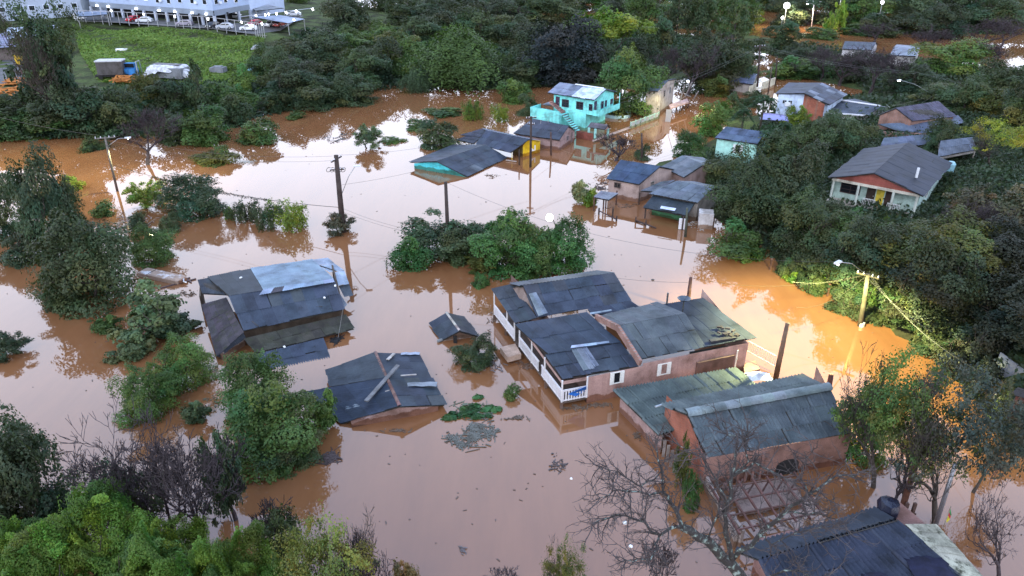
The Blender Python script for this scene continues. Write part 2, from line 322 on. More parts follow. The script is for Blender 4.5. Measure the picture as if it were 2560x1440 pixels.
# ---------------------------------------------------------------- leaves, crowns, branches
def leafmesh(name, c, nrm, size, tint, aspect=.6, mat='leaf'):
    """c centres, nrm facing, size length: diamond leaves with a colour each"""
    n_ = len(c); r = rng.normal(size=(n_, 3)); u = np.cross(nrm, r); u /= np.linalg.norm(u, axis=1)[:, None] + 1e-9
    v = np.cross(nrm, u); s = size[:, None]
    V = np.empty((n_, 4, 3)); V[:, 0] = c - u * s * .5; V[:, 1] = c + v * s * .5 * aspect; V[:, 2] = c + u * s * .5 - nrm * s * .12; V[:, 3] = c - v * s * .5 * aspect
    me = bpy.data.meshes.new(name); me.vertices.add(n_ * 4); me.vertices.foreach_set('co', V.ravel())
    me.loops.add(n_ * 4); me.loops.foreach_set('vertex_index', np.arange(n_ * 4, dtype=np.int32))
    me.polygons.add(n_); me.polygons.foreach_set('loop_start', np.arange(0, n_ * 4, 4, dtype=np.int32)); me.polygons.foreach_set('loop_total', np.full(n_, 4, dtype=np.int32))
    me.update(calc_edges=True)
    at = me.color_attributes.new('tint', 'FLOAT_COLOR', 'POINT'); col = np.ones((n_, 4, 4)); col[:, :, :3] = tint[:, None, :]
    at.data.foreach_set('color', col.ravel()); me.materials.append(MATS[mat]); return me
def unit(n_):
    d = rng.normal(size=(n_, 3)); return d / np.linalg.norm(d, axis=1)[:, None]
def lobes_crown(name, lobes, nl, leaf, fill=.16, upb=.35, tj=.16, lj=.24, inner=.15, aspect=.6, norm=True):
    L = np.array(lobes); wgt = (L[:, 3] * L[:, 4]); wgt = wgt / wgt.sum(); k = rng.choice(len(L), nl, p=wgt)
    d = unit(nl); d[:, 2] = np.where(d[:, 2] < -.45, -d[:, 2], d[:, 2])
    rad = 1 - fill * rng.random(nl) ** 1.3 * 2; inn = rng.random(nl) < inner; rad[inn] = rng.random(inn.sum()) ** .5
    bmp = 1 + .16 * np.sin(d[:, 0] * 7 + k) * np.sin(d[:, 1] * 6 + k * 2) + .1 * np.sin(d[:, 2] * 11 + k)
    c = L[k, :3] + d * (rad * bmp)[:, None] * np.stack([L[k, 3], L[k, 3], L[k, 4]], 1)
    an = np.arctan2(c[:, 1], c[:, 0]); p3 = rng.uniform(0, 6.28, 4); f = 1 + .13 * np.sin(3 * an + p3[0]) * np.sin(4 * c[:, 2] + p3[1]) + .09 * np.sin(7 * an + p3[2] + 5 * c[:, 2]); c[:, :2] *= f[:, None]; c[:, 2] *= 1 + .1 * np.sin(2 * an + p3[3]) + .06 * np.sin(5 * an)
    ok = c[:, 2] > 0.0
    for i in range(len(L)):                    # leaves buried in another lobe are dropped
        e = (c - L[i, :3]) / np.array([L[i, 3], L[i, 3], L[i, 4]]); ok &= ~((np.linalg.norm(e, axis=1) < .62) & (k != i))
    c, d, k = c[ok], d[ok], k[ok]; n_ = len(c)
    nrm = d + rng.normal(size=(n_, 3)) * .38; nrm[:, 2] += upb; nrm /= np.linalg.norm(nrm, axis=1)[:, None]
    lt = 1 + rng.uniform(-lj, lj, len(L)) * 1.3; lh = rng.normal(0, .16, len(L)); t = lt[k] * (1 + rng.uniform(-tj, tj, n_))
    hue = rng.normal(0, .1, n_) + lh[k]; tint = np.stack([t * (1 + hue), t, t * (1 - hue * .5)], 1)
    if norm:
        mx = np.abs(c[:, :2]).max(); c[:, :2] *= .5 / np.quantile(np.abs(c[:, :2]).max(1), .97); c[:, 2] /= np.quantile(c[:, 2], .995)
    return leafmesh(name, c, nrm, leaf * rng.uniform(.6, 1.35, n_), np.clip(tint, 0, 3), aspect)
def ell(n_, c, r, lr, sd, top=-.3):
    g = np.random.default_rng(sd); o = []
    while len(o) < n_:
        d = g.normal(size=3); d /= np.linalg.norm(d)
        if d[2] < top: continue
        k = g.uniform(.4, .98); q = lr * g.uniform(.55, 1.55); o.append((c[0] + d[0] * r[0] * k, c[1] + d[1] * r[1] * k, c[2] + d[2] * r[2] * k, q, q * g.uniform(.7, .95)))
    o.append((c[0], c[1], c[2], r[0] * .6, r[2] * .6)); return o
def skirt(n_, r, z, lr, sd):
    g = np.random.default_rng(sd); return [(r * g.uniform(.7, 1.1) * math.cos(i * 6.283 / n_), r * g.uniform(.7, 1.1) * math.sin(i * 6.283 / n_), z * g.uniform(.5, 1.5), lr * g.uniform(.75, 1.2), lr * g.uniform(.6, .9)) for i in range(n_)]
CR = {}
for i in range(3): CR['dense%d' % i] = lobes_crown('dense_crown', ell(20, (0, 0, .55), (.46, .46, .46), .19, 170 + i, -.6) + skirt(9, .34, .16, .19, 180 + i), 24000, .034, fill=.14, lj=.3)
for i in range(4): CR['big%d' % i] = lobes_crown('broad_crown', ell(18, (0, 0, .5), (.5, .5, .52), .19, 10 + i, -.75) + skirt(9, .34, .14, .17, 10 + i), 17000, .036)
for i in range(3): CR['mid%d' % i] = lobes_crown('round_crown', ell(14, (0, 0, .45), (.5, .5, .55), .22, 20 + i, -.7) + skirt(8, .33, .14, .18, 20 + i), 9000, .052)
for i in range(3): CR['bush%d' % i] = lobes_crown('bush_crown', ell(14, (0, 0, .3), (.5, .5, .6), .22, 30 + i, -.5) + skirt(8, .34, .1, .17, 30 + i), 7500, .06)
for i in range(2): CR['tiny%d' % i] = lobes_crown('small_bush_crown', ell(9, (0, 0, .3), (.45, .45, .6), .24, 40 + i, -.4), 2200, .1)
for i in range(2): CR['loose%d' % i] = lobes_crown('loose_crown', ell(26, (0, 0, .5), (.5, .5, .55), .125, 50 + i, -.8), 7500, .048, fill=.3, inner=.1)
for i in range(2): CR['std%d' % i] = lobes_crown('standard_crown', ell(20, (0, 0, .62), (.5, .5, .4), .15, 65 + i, -.5), 14000, .034)
for i in range(2): CR['spr%d' % i] = lobes_crown('sparse_crown', ell(30, (0, 0, .66), (.5, .5, .36), .085, 75 + i, -.5), 10000, .021, fill=.45, inner=.25)
CR['umb0'] = lobes_crown('flat_crown', ell(18, (0, 0, .72), (.5, .5, .2), .15, 60), 12000, .032)
CR['col0'] = lobes_crown('ivy_crown', [(.1 * math.sin(z * 6), .1 * math.cos(z * 5), z, .44 - .26 * z, .11) for z in np.linspace(.04, .93, 15)], 14000, .04, tj=.12)
CR['col1'] = lobes_crown('ivy_crown', [(.1 * math.sin(z * 9), .1 * math.cos(z * 7), z, .3 - .2 * z, .13) for z in np.linspace(.05, .9, 12)], 6000, .06)
CR['ball0'] = lobes_crown('clipped_crown', ell(16, (0, 0, .45), (.42, .42, .5), .2, 70, -.9) + skirt(9, .32, .14, .2, 70), 19000, .042, fill=.12)
CR['up0'] = lobes_crown('upright_crown', [(rnd(-.35, .35), rnd(-.35, .35), rnd(.15, .5), .13, .45 * rnd(.6, 1.1)) for _ in range(16)], 4500, .06)
CR['big_leaf0'] = lobes_crown('palmate_crown', ell(22, (0, 0, .36), (.5, .5, .55), .15, 81, -.4), 6000, .06, fill=.3, aspect=.8, lj=.3)
for i in range(2): CR['clump%d' % i] = lobes_crown('clumped_crown', [(a, b_, c, r, r * .75) for a, b_, c, r in [(math.cos(t_) * k, math.sin(t_) * k, .9 - .9 * k * k * 1.6 + np.random.default_rng(int(t_ * 100) + i).uniform(-.09, .07), .1 + .04 * math.sin(t_ * 3 + i)) for t_, k in [(q * 2.39996 + i, .5 * math.sqrt((q + .5) / 34)) for q in range(34)]]], 60000, .018, fill=.22, lj=.34, inner=.04, aspect=.45)
CR['fan0'] = lobes_crown('fine_crown', ell(28, (0, 0, .48), (.5, .5, .54), .14, 90, -.8) + skirt(10, .34, .14, .16, 90), 28000, .027, lj=.3)
CR['fan1'] = lobes_crown('fine_crown', ell(28, (0, 0, .48), (.5, .5, .54), .14, 91, -.8) + skirt(10, .34, .14, .16, 91), 28000, .027, lj=.3)
def weep(name, ns, per, leaf):
    c, nr, ti = [], [], []
    for i in range(ns):
        a = rng.uniform(0, 2 * math.pi); r = .5 * rng.uniform(.15, 1) ** .6 * (.8 + .2 * math.sin(3 * a + 1)); top = rng.uniform(.62, 1.0) * (1 - .45 * r * r * 4 * .6) * (.86 + .14 * math.sin(2 * a + .5) * math.sin(9 * r)); lowz = max(0, rng.uniform(.0, .5) * (1 - r))
        tt = rng.random(per) ** .7; rr = r * (1 - (1 - tt) ** 2) * (1 + rng.normal(0, .03, per)) + .0; zz = top * (1 - (tt) ** 2.6) + lowz * tt ** 2.6
        sc_ = rng.normal(0, .02, (per, 3)); k = 1 + rng.uniform(-.3, .35)
        ox, oy = [(0, 0), (.12, .06), (-.13, .05), (.05, -.14), (-.08, -.1)][i % 5]; c.append(np.stack([rr * math.cos(a) + ox, rr * math.sin(a) + oy, zz], 1) * np.array([.86, .86, 1]) + sc_)
        q = np.stack([np.full(per, math.cos(a)), np.full(per, math.sin(a)), np.full(per, .5)], 1) + rng.normal(0, .4, (per, 3)); nr.append(q / np.linalg.norm(q, axis=1)[:, None])
        ti.append(np.repeat(k * (1 + rng.uniform(-.2, .2, per))[:, None], 3, 1))
    c = np.concatenate(c); ok = c[:, 2] > 0
    return leafmesh(name, c[ok], np.concatenate(nr)[ok], rng.uniform(.6, 1.4, ok.sum()) * leaf, np.concatenate(ti)[ok], .4)
CR['weep0'] = weep('bamboo_crown', 420, 60, .03)
def palm(name, nf, leaf, droop=1.0):
    c, nr, sz, ti = [], [], [], []
    for i in range(nf):
        a = 2 * math.pi * i / nf + rng.uniform(-.2, .2); el = rng.uniform(.1, 1.1); L = .5 * rng.uniform(.8, 1.05)
        for s in np.linspace(.12, 1, 26):
            r = L * s * math.cos(el * (1 - s * .4)); z = L * (s * math.sin(el) - droop * s * s * .9)
            for sd in (-1, 1):
                w_ = .1 * math.sin(min(1, s * 1.1) * math.pi) + .03
                p = np.array([r * math.cos(a) - sd * w_ * math.sin(a) * .6, r * math.sin(a) + sd * w_ * math.cos(a) * .6, z - w_ * .5])
                c.append(p); nr.append([rng.normal(0, .3), rng.normal(0, .3), 1]); sz.append(leaf * (.7 + w_ * 6)); ti.append([rng.uniform(.7, 1.25)] * 3)
    nr = np.array(nr); nr /= np.linalg.norm(nr, axis=1)[:, None]; c = np.array(c); c[:, 2] = c[:, 2] * 1.2 + .7
    return leafmesh(name, c, nr, np.array(sz), np.array(ti), .3)
CR['palm0'] = palm('palm_fronds', 16, .09); CR['palm1'] = palm('palm_fronds', 12, .1, 1.3)
def pine(name):
    L = []
    for z in np.linspace(.25, .97, 11):
        r = .46 * (1.05 - z) ** .7 + .05
        for q in range(int(6 + 4 * r * 2)):
            a = rng.uniform(0, 6.28); k = rng.uniform(.6, 1); L.append((r * k * math.cos(a), r * k * math.sin(a), z + rng.uniform(-.03, .03), .085, .05))
    return lobes_crown(name, L, 11000, .035, inner=.3)
CR['pine0'] = pine('pine_crown')
def twigs(seed, levels=6, spread=.75, up=.25, n0=3, ratio=.74, thick=.035, kids=(2, 3), wig=.18, rmin=.0026, base=.25, sides=(6, 5, 4, 3, 3, 3, 3)):
    """a bare tree about 1 unit high: list of tapering limbs"""
    g = random.Random(seed); parts = []; tips = []
    def grow(p, d, L, r, lv):
        r = max(r, rmin); pts, rad = [p], [r]; q = p
        for s in range(3):
            d = (d + Vector((g.gauss(0, wig), g.gauss(0, wig), g.gauss(0, wig) + up * .12))).normalized(); q = q + d * (L / 3); pts.append(q); rad.append(max(rmin * .8, r * (1 - .35 * (s + 1) / 3)))
        parts.append(tube(pts, rad, sides[min(lv, len(sides) - 1)], cap=False))
        if lv >= levels: tips.append(q); return
        for i in range(g.randint(*kids) if lv else n0):
            nd = (d + Vector((g.gauss(0, 1), g.gauss(0, 1), g.gauss(0, .6) + up)) * spread).normalized()
            st = pts[-1] if i < 2 or lv == 0 else pts[2]
            grow(st, nd, L * ratio * g.uniform(.75, 1.2), rad[-1] * (.72 if i else .85), lv + 1)
    grow(Vector((0, 0, 0)), Vector((0, 0, 1)), base, thick, 0)
    V, F = J(*parts); a = np.array([tuple(v) for v in V]); k = 1 / a[:, 2].max(); a[:, 2] *= k; rw = .5 / np.quantile(np.abs(a[:, :2]).max(1), .99); a[:, :2] *= rw
    return a, F, [Vector((t.x * rw, t.y * rw, t.z * k)) for t in tips]
def meshof(name, a, F, mat):
    me = bpy.data.meshes.new(name); me.from_pydata(a.tolist(), [], F); me.materials.append(MATS[mat]); me.shade_smooth(); return me
BR = {}
for i in range(3):
    a, F, tp = twigs(100 + i, 7, .6, .35, 4, .78, .03, (2, 3)); BR['bare%d' % i] = meshof('bare_branches', a, F, 'bark')
a, F, tp = twigs(140, 6, .62, .5, 5, .76, .02, (2, 3), base=.12); BR['shrub0'] = meshof('bare_branches', a, F, 'bark')
a, F, tp = twigs(150, 7, .55, .3, 4, .8, .045, (2, 3), base=.3); BR['park0'] = meshof('bare_branches', a, F, 'bark')
for i in range(3):
    a, F, tp = twigs(120 + i, 3, .6, .5, 4, .8, .03, (2, 3), base=.35); a[:, :2] *= .8; a[:, 2] *= .85; BR['trunk%d' % i] = meshof('trunk', a, F, 'bark')
BR['pole0'] = meshof('trunk', np.array([tuple(v) for v in tube([(0, 0, 0), (.01, 0, .4), (0, 0, .85)], [.02, .016, .008], 6)[0]]), tube([(0, 0, 0), (.01, 0, .4), (0, 0, .85)], [.02, .016, .008], 6)[1], 'bark')
COLS = dict(dk=(.034, .060, .038), dk2=(.027, .046, .034), gr=(.040, .085, .034), gr2=(.055, .115, .04), br=(.06, .125, .026), yl=(.16, .19, .03), yg=(.095, .16, .03), ol=(.06, .08, .03), sage=(.06, .105, .07),
            blu=(.034, .066, .05), pale=(.14, .18, .12), lime=(.12, .22, .04), emer=(.026, .08, .032), dk3=(.016, .024, .022), dry=(.12, .1, .06), gry=(.055, .06, .05))
COLS = {k: (c[0] * 1.45, c[1] * 1.2, c[2] * .74) for k, c in COLS.items()}
BARK = (.07, .058, .05); TWIG = (.065, .052, .056)
def plant(x, yb, yt, wpx, crown, col, label, cat='tree', group=None, name=None, trunk=None, zb=None, lift=0.0, bark=BARK, rot=None, sink=.5):
    """a tree or bush whose stem stands at photo point (x, yb), top at row yt, crown wpx wide"""
    p = ground(x, yb) if zb is None else P(x, yb, zb)
    if zb is None and crown and crown[:3] in ('big', 'mid', 'fan', 'loo', 'bal', 'den', 'bus', 'tin', 'col', 'up0', 'wee', 'clu'):      # the foot row is the near rim of the foliage: the stem stands half a crown farther back
        z0 = p.z; k_ = 1 + .36 * (wpx * dep(p) / FP) / math.hypot(p.x, p.y); p = Vector((p.x * k_, p.y * k_, z0)); p.z = max(0.0, float(hgt(p.x, p.y)[0]))
    ht = max(.4, zat(p, yt) - p.z); wd = wpx * .95 * dep(p) / FP
    dn = (max(sink, .16 * ht) if crown and crown[:3] in ('loo',) else sink) if p.z < .2 else .15
    p.z -= dn; ht += dn
    o = thing(name or ('bush' if cat == 'bush' else 'tree'), label, cat, p, group); o.scale = (wd, wd, ht); o.rotation_euler = (0, 0, rnd(0, 6.28) if rot is None else rot)
    def kid(nm, me, c):
        k = bpy.data.objects.new(nm, me); C.objects.link(k); k.parent = o; k.color = (*c, 1); return k
    if trunk is None: trunk = {'b': 'trunk0', 't': 'trunk1'}.get(crown[0] if crown else 'b', 'trunk%d' % random.randint(0, 2))
    if trunk: kid('trunk' if crown else 'branches', BR[trunk], bark if crown or bark != BARK else TWIG)
    if crown:
        c = COLS[col] if isinstance(col, str) else col
        kid('foliage' if cat == 'bush' else 'crown', CR[crown], jit(c, .1))
    return o
# ---------------------------------------------------------------- houses
def Q(*a): return [P(*p) for p in a]
GREY, BLUEG, MOSS, PALE = (.075, .085, .10), (.06, .075, .105), (.10, .105, .095), (.30, .31, .32)
PINK = (.40, .265, .235)
def wallrun(parent, pts, mat, col, name='wall', th=.15):
    """walls along (px,py at water/base z, z0, z1, z1b) runs: list of (a(px,py), b(px,py), zplan, z0, za, zb)"""
    for a, b_, zp, z0, za, zb in pts:
        A, B = P(*a, zp), P(*b_, zp); u = (B - A).normalized(); nr = Vector((u.y, -u.x, 0)) * th
        V = [Vector((p.x, p.y, z)) + s for s in (Vector(), -nr) for p, z in ((A, z0), (B, z0), (B, zb), (A, za))]
        O(name, (V, [(0, 1, 2, 3), (7, 6, 5, 4), (0, 3, 7, 4), (1, 5, 6, 2), (3, 2, 6, 7), (0, 4, 5, 1)]), mat, parent, col)
# --- A: the long house up to its eaves, silver metal sheets on the back slope
t = thing('flooded_house', 'long flooded house under a patched grey roof with silvery metal sheets', 'house', P(690, 800, 0))
R1, R2 = P(573, 740, 3.0), P(834, 698, 3.0); e1, e2 = P(608, 826, 1.75), P(859, 773, 1.75); f1, f2 = P(494, 700, 2.1), P(800, 647, 2.1)
slope(t, (R1, R2, e2, e1), (.07, .08, .097), 9, 2, alt=(.15, (.11, .115, .11)))
fm = P(628, 673, 2.1); rm = P(660, 727, 3.02)
slope(t, (rm, R1, P(520, 694, 2.1), fm), (.06, .07, .075), 4, 2, cj=.12)
m1 = slope(t, (R2 + Vector((0, 0, .05)), rm + Vector((0, 0, .05)), fm + Vector((0, 0, .05)), P(784, 650, 2.15)), (.36, .44, .47), 6, 2, mat='sheet', cj=.08, deck=True, sheet='metal_sheet')
slope(t, Q((660, 724, 3.12), (832, 697, 3.12), (836, 706, 3.02), (650, 738, 3.0)), (.42, .48, .52), 7, 1, cj=.25, alt=(.35, (.11, .085, .09)), deck=False, name='roof', sheet='patch_sheet')
for pts in (((781, 650, 2.25), (820, 645, 2.3), (837, 660, 2.25), (798, 664, 2.3)), ((797, 664, 2.34), (836, 659, 2.3), (860, 676, 2.2), (825, 682, 2.3)), ((834, 682, 2.3), (860, 676, 2.2), (872, 709, 1.6), (846, 715, 1.7))):
    slope(t, Q(*pts), (.66, .68, .7), 2, 1, cj=.05, deck=False, sheet='white_sheet')
slope(t, Q((846, 715, 1.5), (872, 709, 1.5), (883, 738, .75), (862, 745, .85)), (.24, .24, .25), 2, 1, deck=False)
slope(t, Q((839, 736, 1.85), (848, 732, 1.85), (868, 762, 1.45), (859, 772, 1.8)), (.3, .3, .29), 1, 1, deck=False)
slope(t, Q((494, 700, 2.1), (580, 684, 2.2), (572, 736, 2.35), (505, 733, 1.7)), (.065, .075, .082), 4, 2, deck=True)
slope(t, Q((503, 762, 1.5), (566, 744, 2.1), (609, 832, 1.75), (541, 889, .35)), (.07, .06, .07), 4, 3, mat='mossy_sheet', jitter=.1)
slope(t, Q((541, 889, .4), (608, 833, 1.7), (614, 845, 1.2), (548, 893, .25)), (.06, .065, .075), 3, 1, deck=False)
slope(t, Q((612, 846, 1.25), (862, 787, 1.15), (885, 822, .45), (640, 884, .42)), (.05, .048, .04), 10, 2, mat='mossy_sheet')
slope(t, Q((632, 888, .42), (808, 845, .42), (829, 900, -.12), (662, 935, -.12)), (.085, .10, .125), 6, 2, cj=.1)
wallrun(t, [((612, 838), (860, 783), .9, -1, 1.72, 1.72), ((505, 738), (503, 765), .6, -1, 1.7, 1.6), ((860, 783), (838, 705), .9, -1, 1.7, 2.7)], 'wood', (.10, .075, .055))
wallrun(t, [((556, 900), (614, 863), .0, -1, .5, 1.25)], 'paint', (.42, .34, .3))
for x, y, z in ((602, 694, 2.55), (838, 714, 2.9), (811, 744, 2.45), (711, 867, .6), (622, 857, .9)):
    O('rubbish', box(P(x, y, z), (.22, .15, .08), (rnd(-1, 1), 1)), 'clean', t, (.8, .8, .78))
for a, b_ in (((775, 768, 2.02), (806, 766, 2.06)), ((630, 803, 2.2), (646, 816, 2.05)), ((800, 664, 2.42), (840, 678, 2.35))):
    O('fallen_lath', beam(P(*a), P(*b_), .1, .06), 'wood', t, (.05, .05, .055))
# --- B: flooded house with the terracotta ridge
t = thing('flooded_house', 'flooded house with dark roof, terracotta ridge tiles and a loose plank across', 'house', P(950, 990, 0))
ra, rb = P(938, 881, 1.5), P(999, 1015, 1.35); rm_ = ra.lerp(rb, .5)
slope(t, (ra, rb, P(1112, 1011, .45), P(1048, 888, .55)), (.06, .07, .085), 6, 3, alt=(.1, (.1, .105, .1)))
slope(t, (rm_ + Vector((0, 0, .06)), ra + Vector((0, 0, .06)), P(817, 924, .62), P(827, 966, .6)), (.09, .098, .1), 3, 3, cj=.07)
slope(t, (rb, rm_, P(757, 981, .06), P(853, 1058, .12)), (.05, .063, .085), 4, 4, cj=.1)
ridge_caps(t, ra, rb, 15, .12, 'concrete', (.2, .115, .1))
w4 = Q((880, 1069, 0), (1096, 1027, 0)); w4 = w4 + [P(1044, 905, .2), P(845, 950, .2)]
body(t, w4, -1.2, [.28, .42, .4, .4], 'paint', PINK, (rb + Vector((0, .25, -.14)), ra + Vector((0, -.25, -.14))))
V = [w4[0] + Vector((0, 0, -1)), w4[1] + Vector((0, 0, -1)), w4[1] + Vector((0, 0, .4)), rb + Vector((.0, .3, -.16)), w4[0] + Vector((0, 0, .22))]
O('gable', (V, [(0, 1, 2, 3, 4)]), 'paint', t, PINK)
slope(t, Q((1018, 957, 1.15), (1092, 955, .78), (1090, 967, .74), (1018, 967, 1.1)), (.5, .52, .52), 1, 1, waves=2, deck=False, sheet='white_sheet', jitter=0)
slope(t, Q((1003, 882, 1.1), (1050, 881, .65), (1048, 888, .62), (1002, 888, 1.08)), (.55, .55, .55), 1, 1, waves=2, deck=False, sheet='white_sheet', jitter=0)
slope(t, Q((858, 1020, .4), (898, 1009, .7), (902, 1016, .68), (864, 1028, .38)), (.3, .31, .3), 1, 1, waves=2, deck=False, sheet='pale_sheet', jitter=0)
for a, b_, wd in (((969, 899, 1.5), (985, 884, 1.35), .25), ((1002, 939, 1.35), (1041, 936, 1.1), .1), ((963, 979, 1.3), (974, 976, 1.38), .1)):
    O('fallen_lath', beam(P(*a), P(*b_), wd, .06), 'wood', t, (.42, .4, .38))
pl = O('plank', beam(P(915, 1003, 1.25), P(995, 913, 1.75), .3, .1), 'wood', None, (.15, .155, .165)); tag(pl, 'long grey plank lying across the terracotta ridge of a flooded roof', 'plank')
# --- C: little drowned shed
t = thing('shed', 'little shed drowned to its gable, pale cement along the ridge', 'shed', P(1135, 825, 0))
ra, rb = P(1116, 782, 1.35), P(1149, 827, 1.35)
slope(t, (rb, ra, P(1072, 808, .1), P(1104, 851, .1)), (.065, .08, .095), 3, 2, alt=(.15, (.12, .13, .13)))
slope(t, (ra, rb, P(1198, 841, .4), P(1160, 792, .45)), (.10, .095, .09), 3, 2)
ridge_caps(t, ra, rb, 7, .1, 'concrete', (.42, .38, .34))
V = [P(1108, 853, 0), P(1189, 842, 0), P(1190, 838, .35), rb + Vector((.03, .25, -.12)), P(1108, 849, .12)]
O('gable', (V, [(0, 1, 2, 3, 4)]), 'wood', t, (.36, .27, .22))
for k in range(7):
    a = P(1112, 852, 0).lerp(P(1187, 842, 0), k / 6); hh = .15 + 1.0 * (1 - abs(k - 3) / 3.2); O('board', beam(a + Vector((0, -.06, -.2)), a + Vector((0, .1, hh * .85)), .1, .04), 'wood', t, jit((.4, .32, .27), .3))
O('door', box(P(1138, 850, .3), (.3, .08, .8), (1, -.15)), 'dark', t)
O('gutter_pipe', tube(Q((1094, 853, .12), (1106, 849, .12)), .14, 8), 'concrete', t, (.3, .32, .33))
# --- D: the big pink house with the white porch
t = thing('house', 'large pink house with white porch railing and many patched grey roofs', 'house', P(1580, 900, 0))
Z = Vector((0, 0, 1))
slope(t, Q((1309, 714, 4.4), (1536, 682, 4.4), (1578, 752, 2.95), (1342, 791, 2.95)), (.07, .08, .10), 7, 3, alt=(.12, (.085, .085, .09)))
slope(t, Q((1536, 682, 4.4), (1300, 715, 4.35), (1275, 709, 3.8), (1494, 678, 3.8)), (.10, .105, .11), 6, 1)
slope(t, Q((1322, 735, 4.05), (1340, 731, 4.05), (1369, 783, 3.12), (1346, 790, 3.1)), (.36, .37, .36), 2, 1, deck=False, sheet='pale_sheet')
slope(t, Q((1285, 709, 3.7), (1228, 722, 3.05), (1287, 808, 2.75), (1342, 793, 3.0)), (.065, .075, .085), 4, 3, amp=.018)
slope(t, Q((1470, 772, 3.05), (1577, 753, 3.0), (1600, 770, 2.6), (1485, 790, 2.7)), (.075, .085, .105), 4, 1)
slope(t, Q((1287, 811, 3.25), (1466, 781, 3.3), (1553, 856, 2.85), (1369, 885, 2.8)), (.065, .08, .10), 8, 2, cj=.12)
slope(t, Q((1365, 887, 2.76), (1553, 858, 2.82), (1596, 915, 2.35), (1404, 946, 2.3)), (.07, .08, .095), 8, 2, alt=(.12, (.05, .055, .07)))
slope(t, Q((1428, 874, 2.86), (1466, 867, 2.86), (1499, 916, 2.42), (1457, 926, 2.42)), (.36, .37, .37), 3, 1, deck=False, sheet='pale_sheet')
slope(t, Q((1430, 864, 2.94), (1522, 853, 2.95), (1523, 859, 2.92), (1428, 871, 2.9)), (.5, .55, .6), 3, 1, waves=0, deck=False, sheet='flashing')
slope(t, Q((1543, 815, 3.75), (1713, 784, 3.75), (1763, 865, 2.55), (1600, 897, 2.5)), (.18, .185, .17), 9, 2, cj=.09, mat='sheet', gap=.035)
slope(t, Q((1713, 784, 3.75), (1543, 815, 3.75), (1492, 792, 3.1), (1646, 757, 3.1)), (.2, .205, .19), 8, 1, cj=.09, gap=.035)
slope(t, Q((1646, 763, 3.2), (1757, 745, 3.2), (1889, 843, 2.5), (1757, 866, 2.55)), (.05, .06, .085), 5, 3, cj=.12)
slope(t, Q((1475, 782, 3.2), (1528, 774, 3.18), (1529, 778, 3.14), (1476, 787, 3.16)), (.42, .45, .47), 2, 1, waves=0, deck=False, sheet='flashing')
# parapet between the two front roofs
A, B, Cc = P(1490, 792, 3.25), P(1545, 820, 3.85), P(1601, 908, 2.75)
O('parapet', J(beam(A, B, .22, .5), beam(B, Cc, .22, .55)), 'old_brick', t)
def zwall(name, pts, mat, col, th=.12):
    A = [P(x, y, zp) for x, y, zp, *_ in pts]
    V = [Vector((a.x, a.y, q[3])) for a, q in zip(A, pts)] + [Vector((a.x, a.y, q[4])) for a, q in zip(A, pts)]; k = len(pts)
    return O(name, (V, [(i, i + 1, k + i + 1, k + i) for i in range(k - 1)]), mat, t, col)
wf0, wf1, wf2, wf3 = P(1466, 1008, 0), P(1600, 981, 0), P(1750, 950, 0), P(1859, 926, 0)
V = [wf0 - Z * 1.5, wf3 - Z * 1.5, wf3 + Z * 2.55, wf1 + Z * 2.6, wf1 + Z * 2.36, wf0 + Z * 2.3]
O('front_wall', (V, [(0, 1, 2, 3, 4, 5)]), 'paint', t, (.43, .27, .235))
bk3 = P(1745, 800, 0); V = [wf3 - Z * 1.5, bk3 - Z * 1.5, bk3 + Z * 3.1, wf3 + Z * 2.5]
O('side_wall', (V, [(0, 1, 2, 3)]), 'paint', t, (.42, .3, .27))
bL = P(1318, 800, 0); V = [wf0 - Z * 1.5, bL - Z * 1.5, bL + Z * 3.3, wf0 + Z * 2.4]
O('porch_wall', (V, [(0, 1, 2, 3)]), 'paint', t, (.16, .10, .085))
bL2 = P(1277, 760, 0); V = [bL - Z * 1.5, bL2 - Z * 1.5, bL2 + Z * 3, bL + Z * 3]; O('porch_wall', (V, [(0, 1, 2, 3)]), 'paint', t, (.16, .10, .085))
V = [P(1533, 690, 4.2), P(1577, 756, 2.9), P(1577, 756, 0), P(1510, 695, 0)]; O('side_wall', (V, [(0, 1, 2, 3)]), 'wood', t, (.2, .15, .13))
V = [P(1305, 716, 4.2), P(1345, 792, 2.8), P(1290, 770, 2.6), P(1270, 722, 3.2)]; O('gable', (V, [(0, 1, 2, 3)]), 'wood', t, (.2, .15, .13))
# porch: floor, rails with balusters, posts, valance boards
pf = .55; pA, pB, pC = P(1236, 786, pf), P(1404, 1005, pf), P(1466, 993, pf); pI0, pI1 = P(1300, 775, pf), P(1466, 985, pf)
fl_ = O('porch_floor', slab([pI0, pC, pB, pA], .18), 'wood', t, (.12, .09, .075))
for k in range(6):
    a = pA.lerp(pB, k / 5); O('pile', beam(a - Z * 1.8, a, .22), 'concrete', t, (.14, .09, .07))
def railing(a, b_, nb, hh=.95):
    r = O('railing', J(beam(a + Z * hh, b_ + Z * hh, .1, .12), beam(a + Z * .1, b_ + Z * .1, .07, .09)), 'clean', t, (.7, .68, .69))
    for k in range(nb):
        p = a.lerp(b_, (k + .5) / nb); d = (b_ - a).normalized(); O('baluster', box(p + Z * hh * .5, (.115, .035, hh * .95), d), 'clean', r, jit((.68, .66, .68), .06))
g0, g1 = pA.lerp(pB, .335), pA.lerp(pB, .42)
railing(pA, g0, 26); railing(g1, pA.lerp(pB, .7), 18); railing(pA.lerp(pB, .74), pB, 20); railing(pB, pC, 9)
for k, tt in enumerate((0, .22, .34, .42, .6, .78, 1)):
    p = pA.lerp(pB, tt); O('porch_post', beam(p, p + Z * (2.45 - .6 * tt), .12), 'clean', t, (.66, .64, .64))
O('porch_post', beam(pC, pC + Z * 1.8, .12), 'clean', t, (.66, .64, .64))
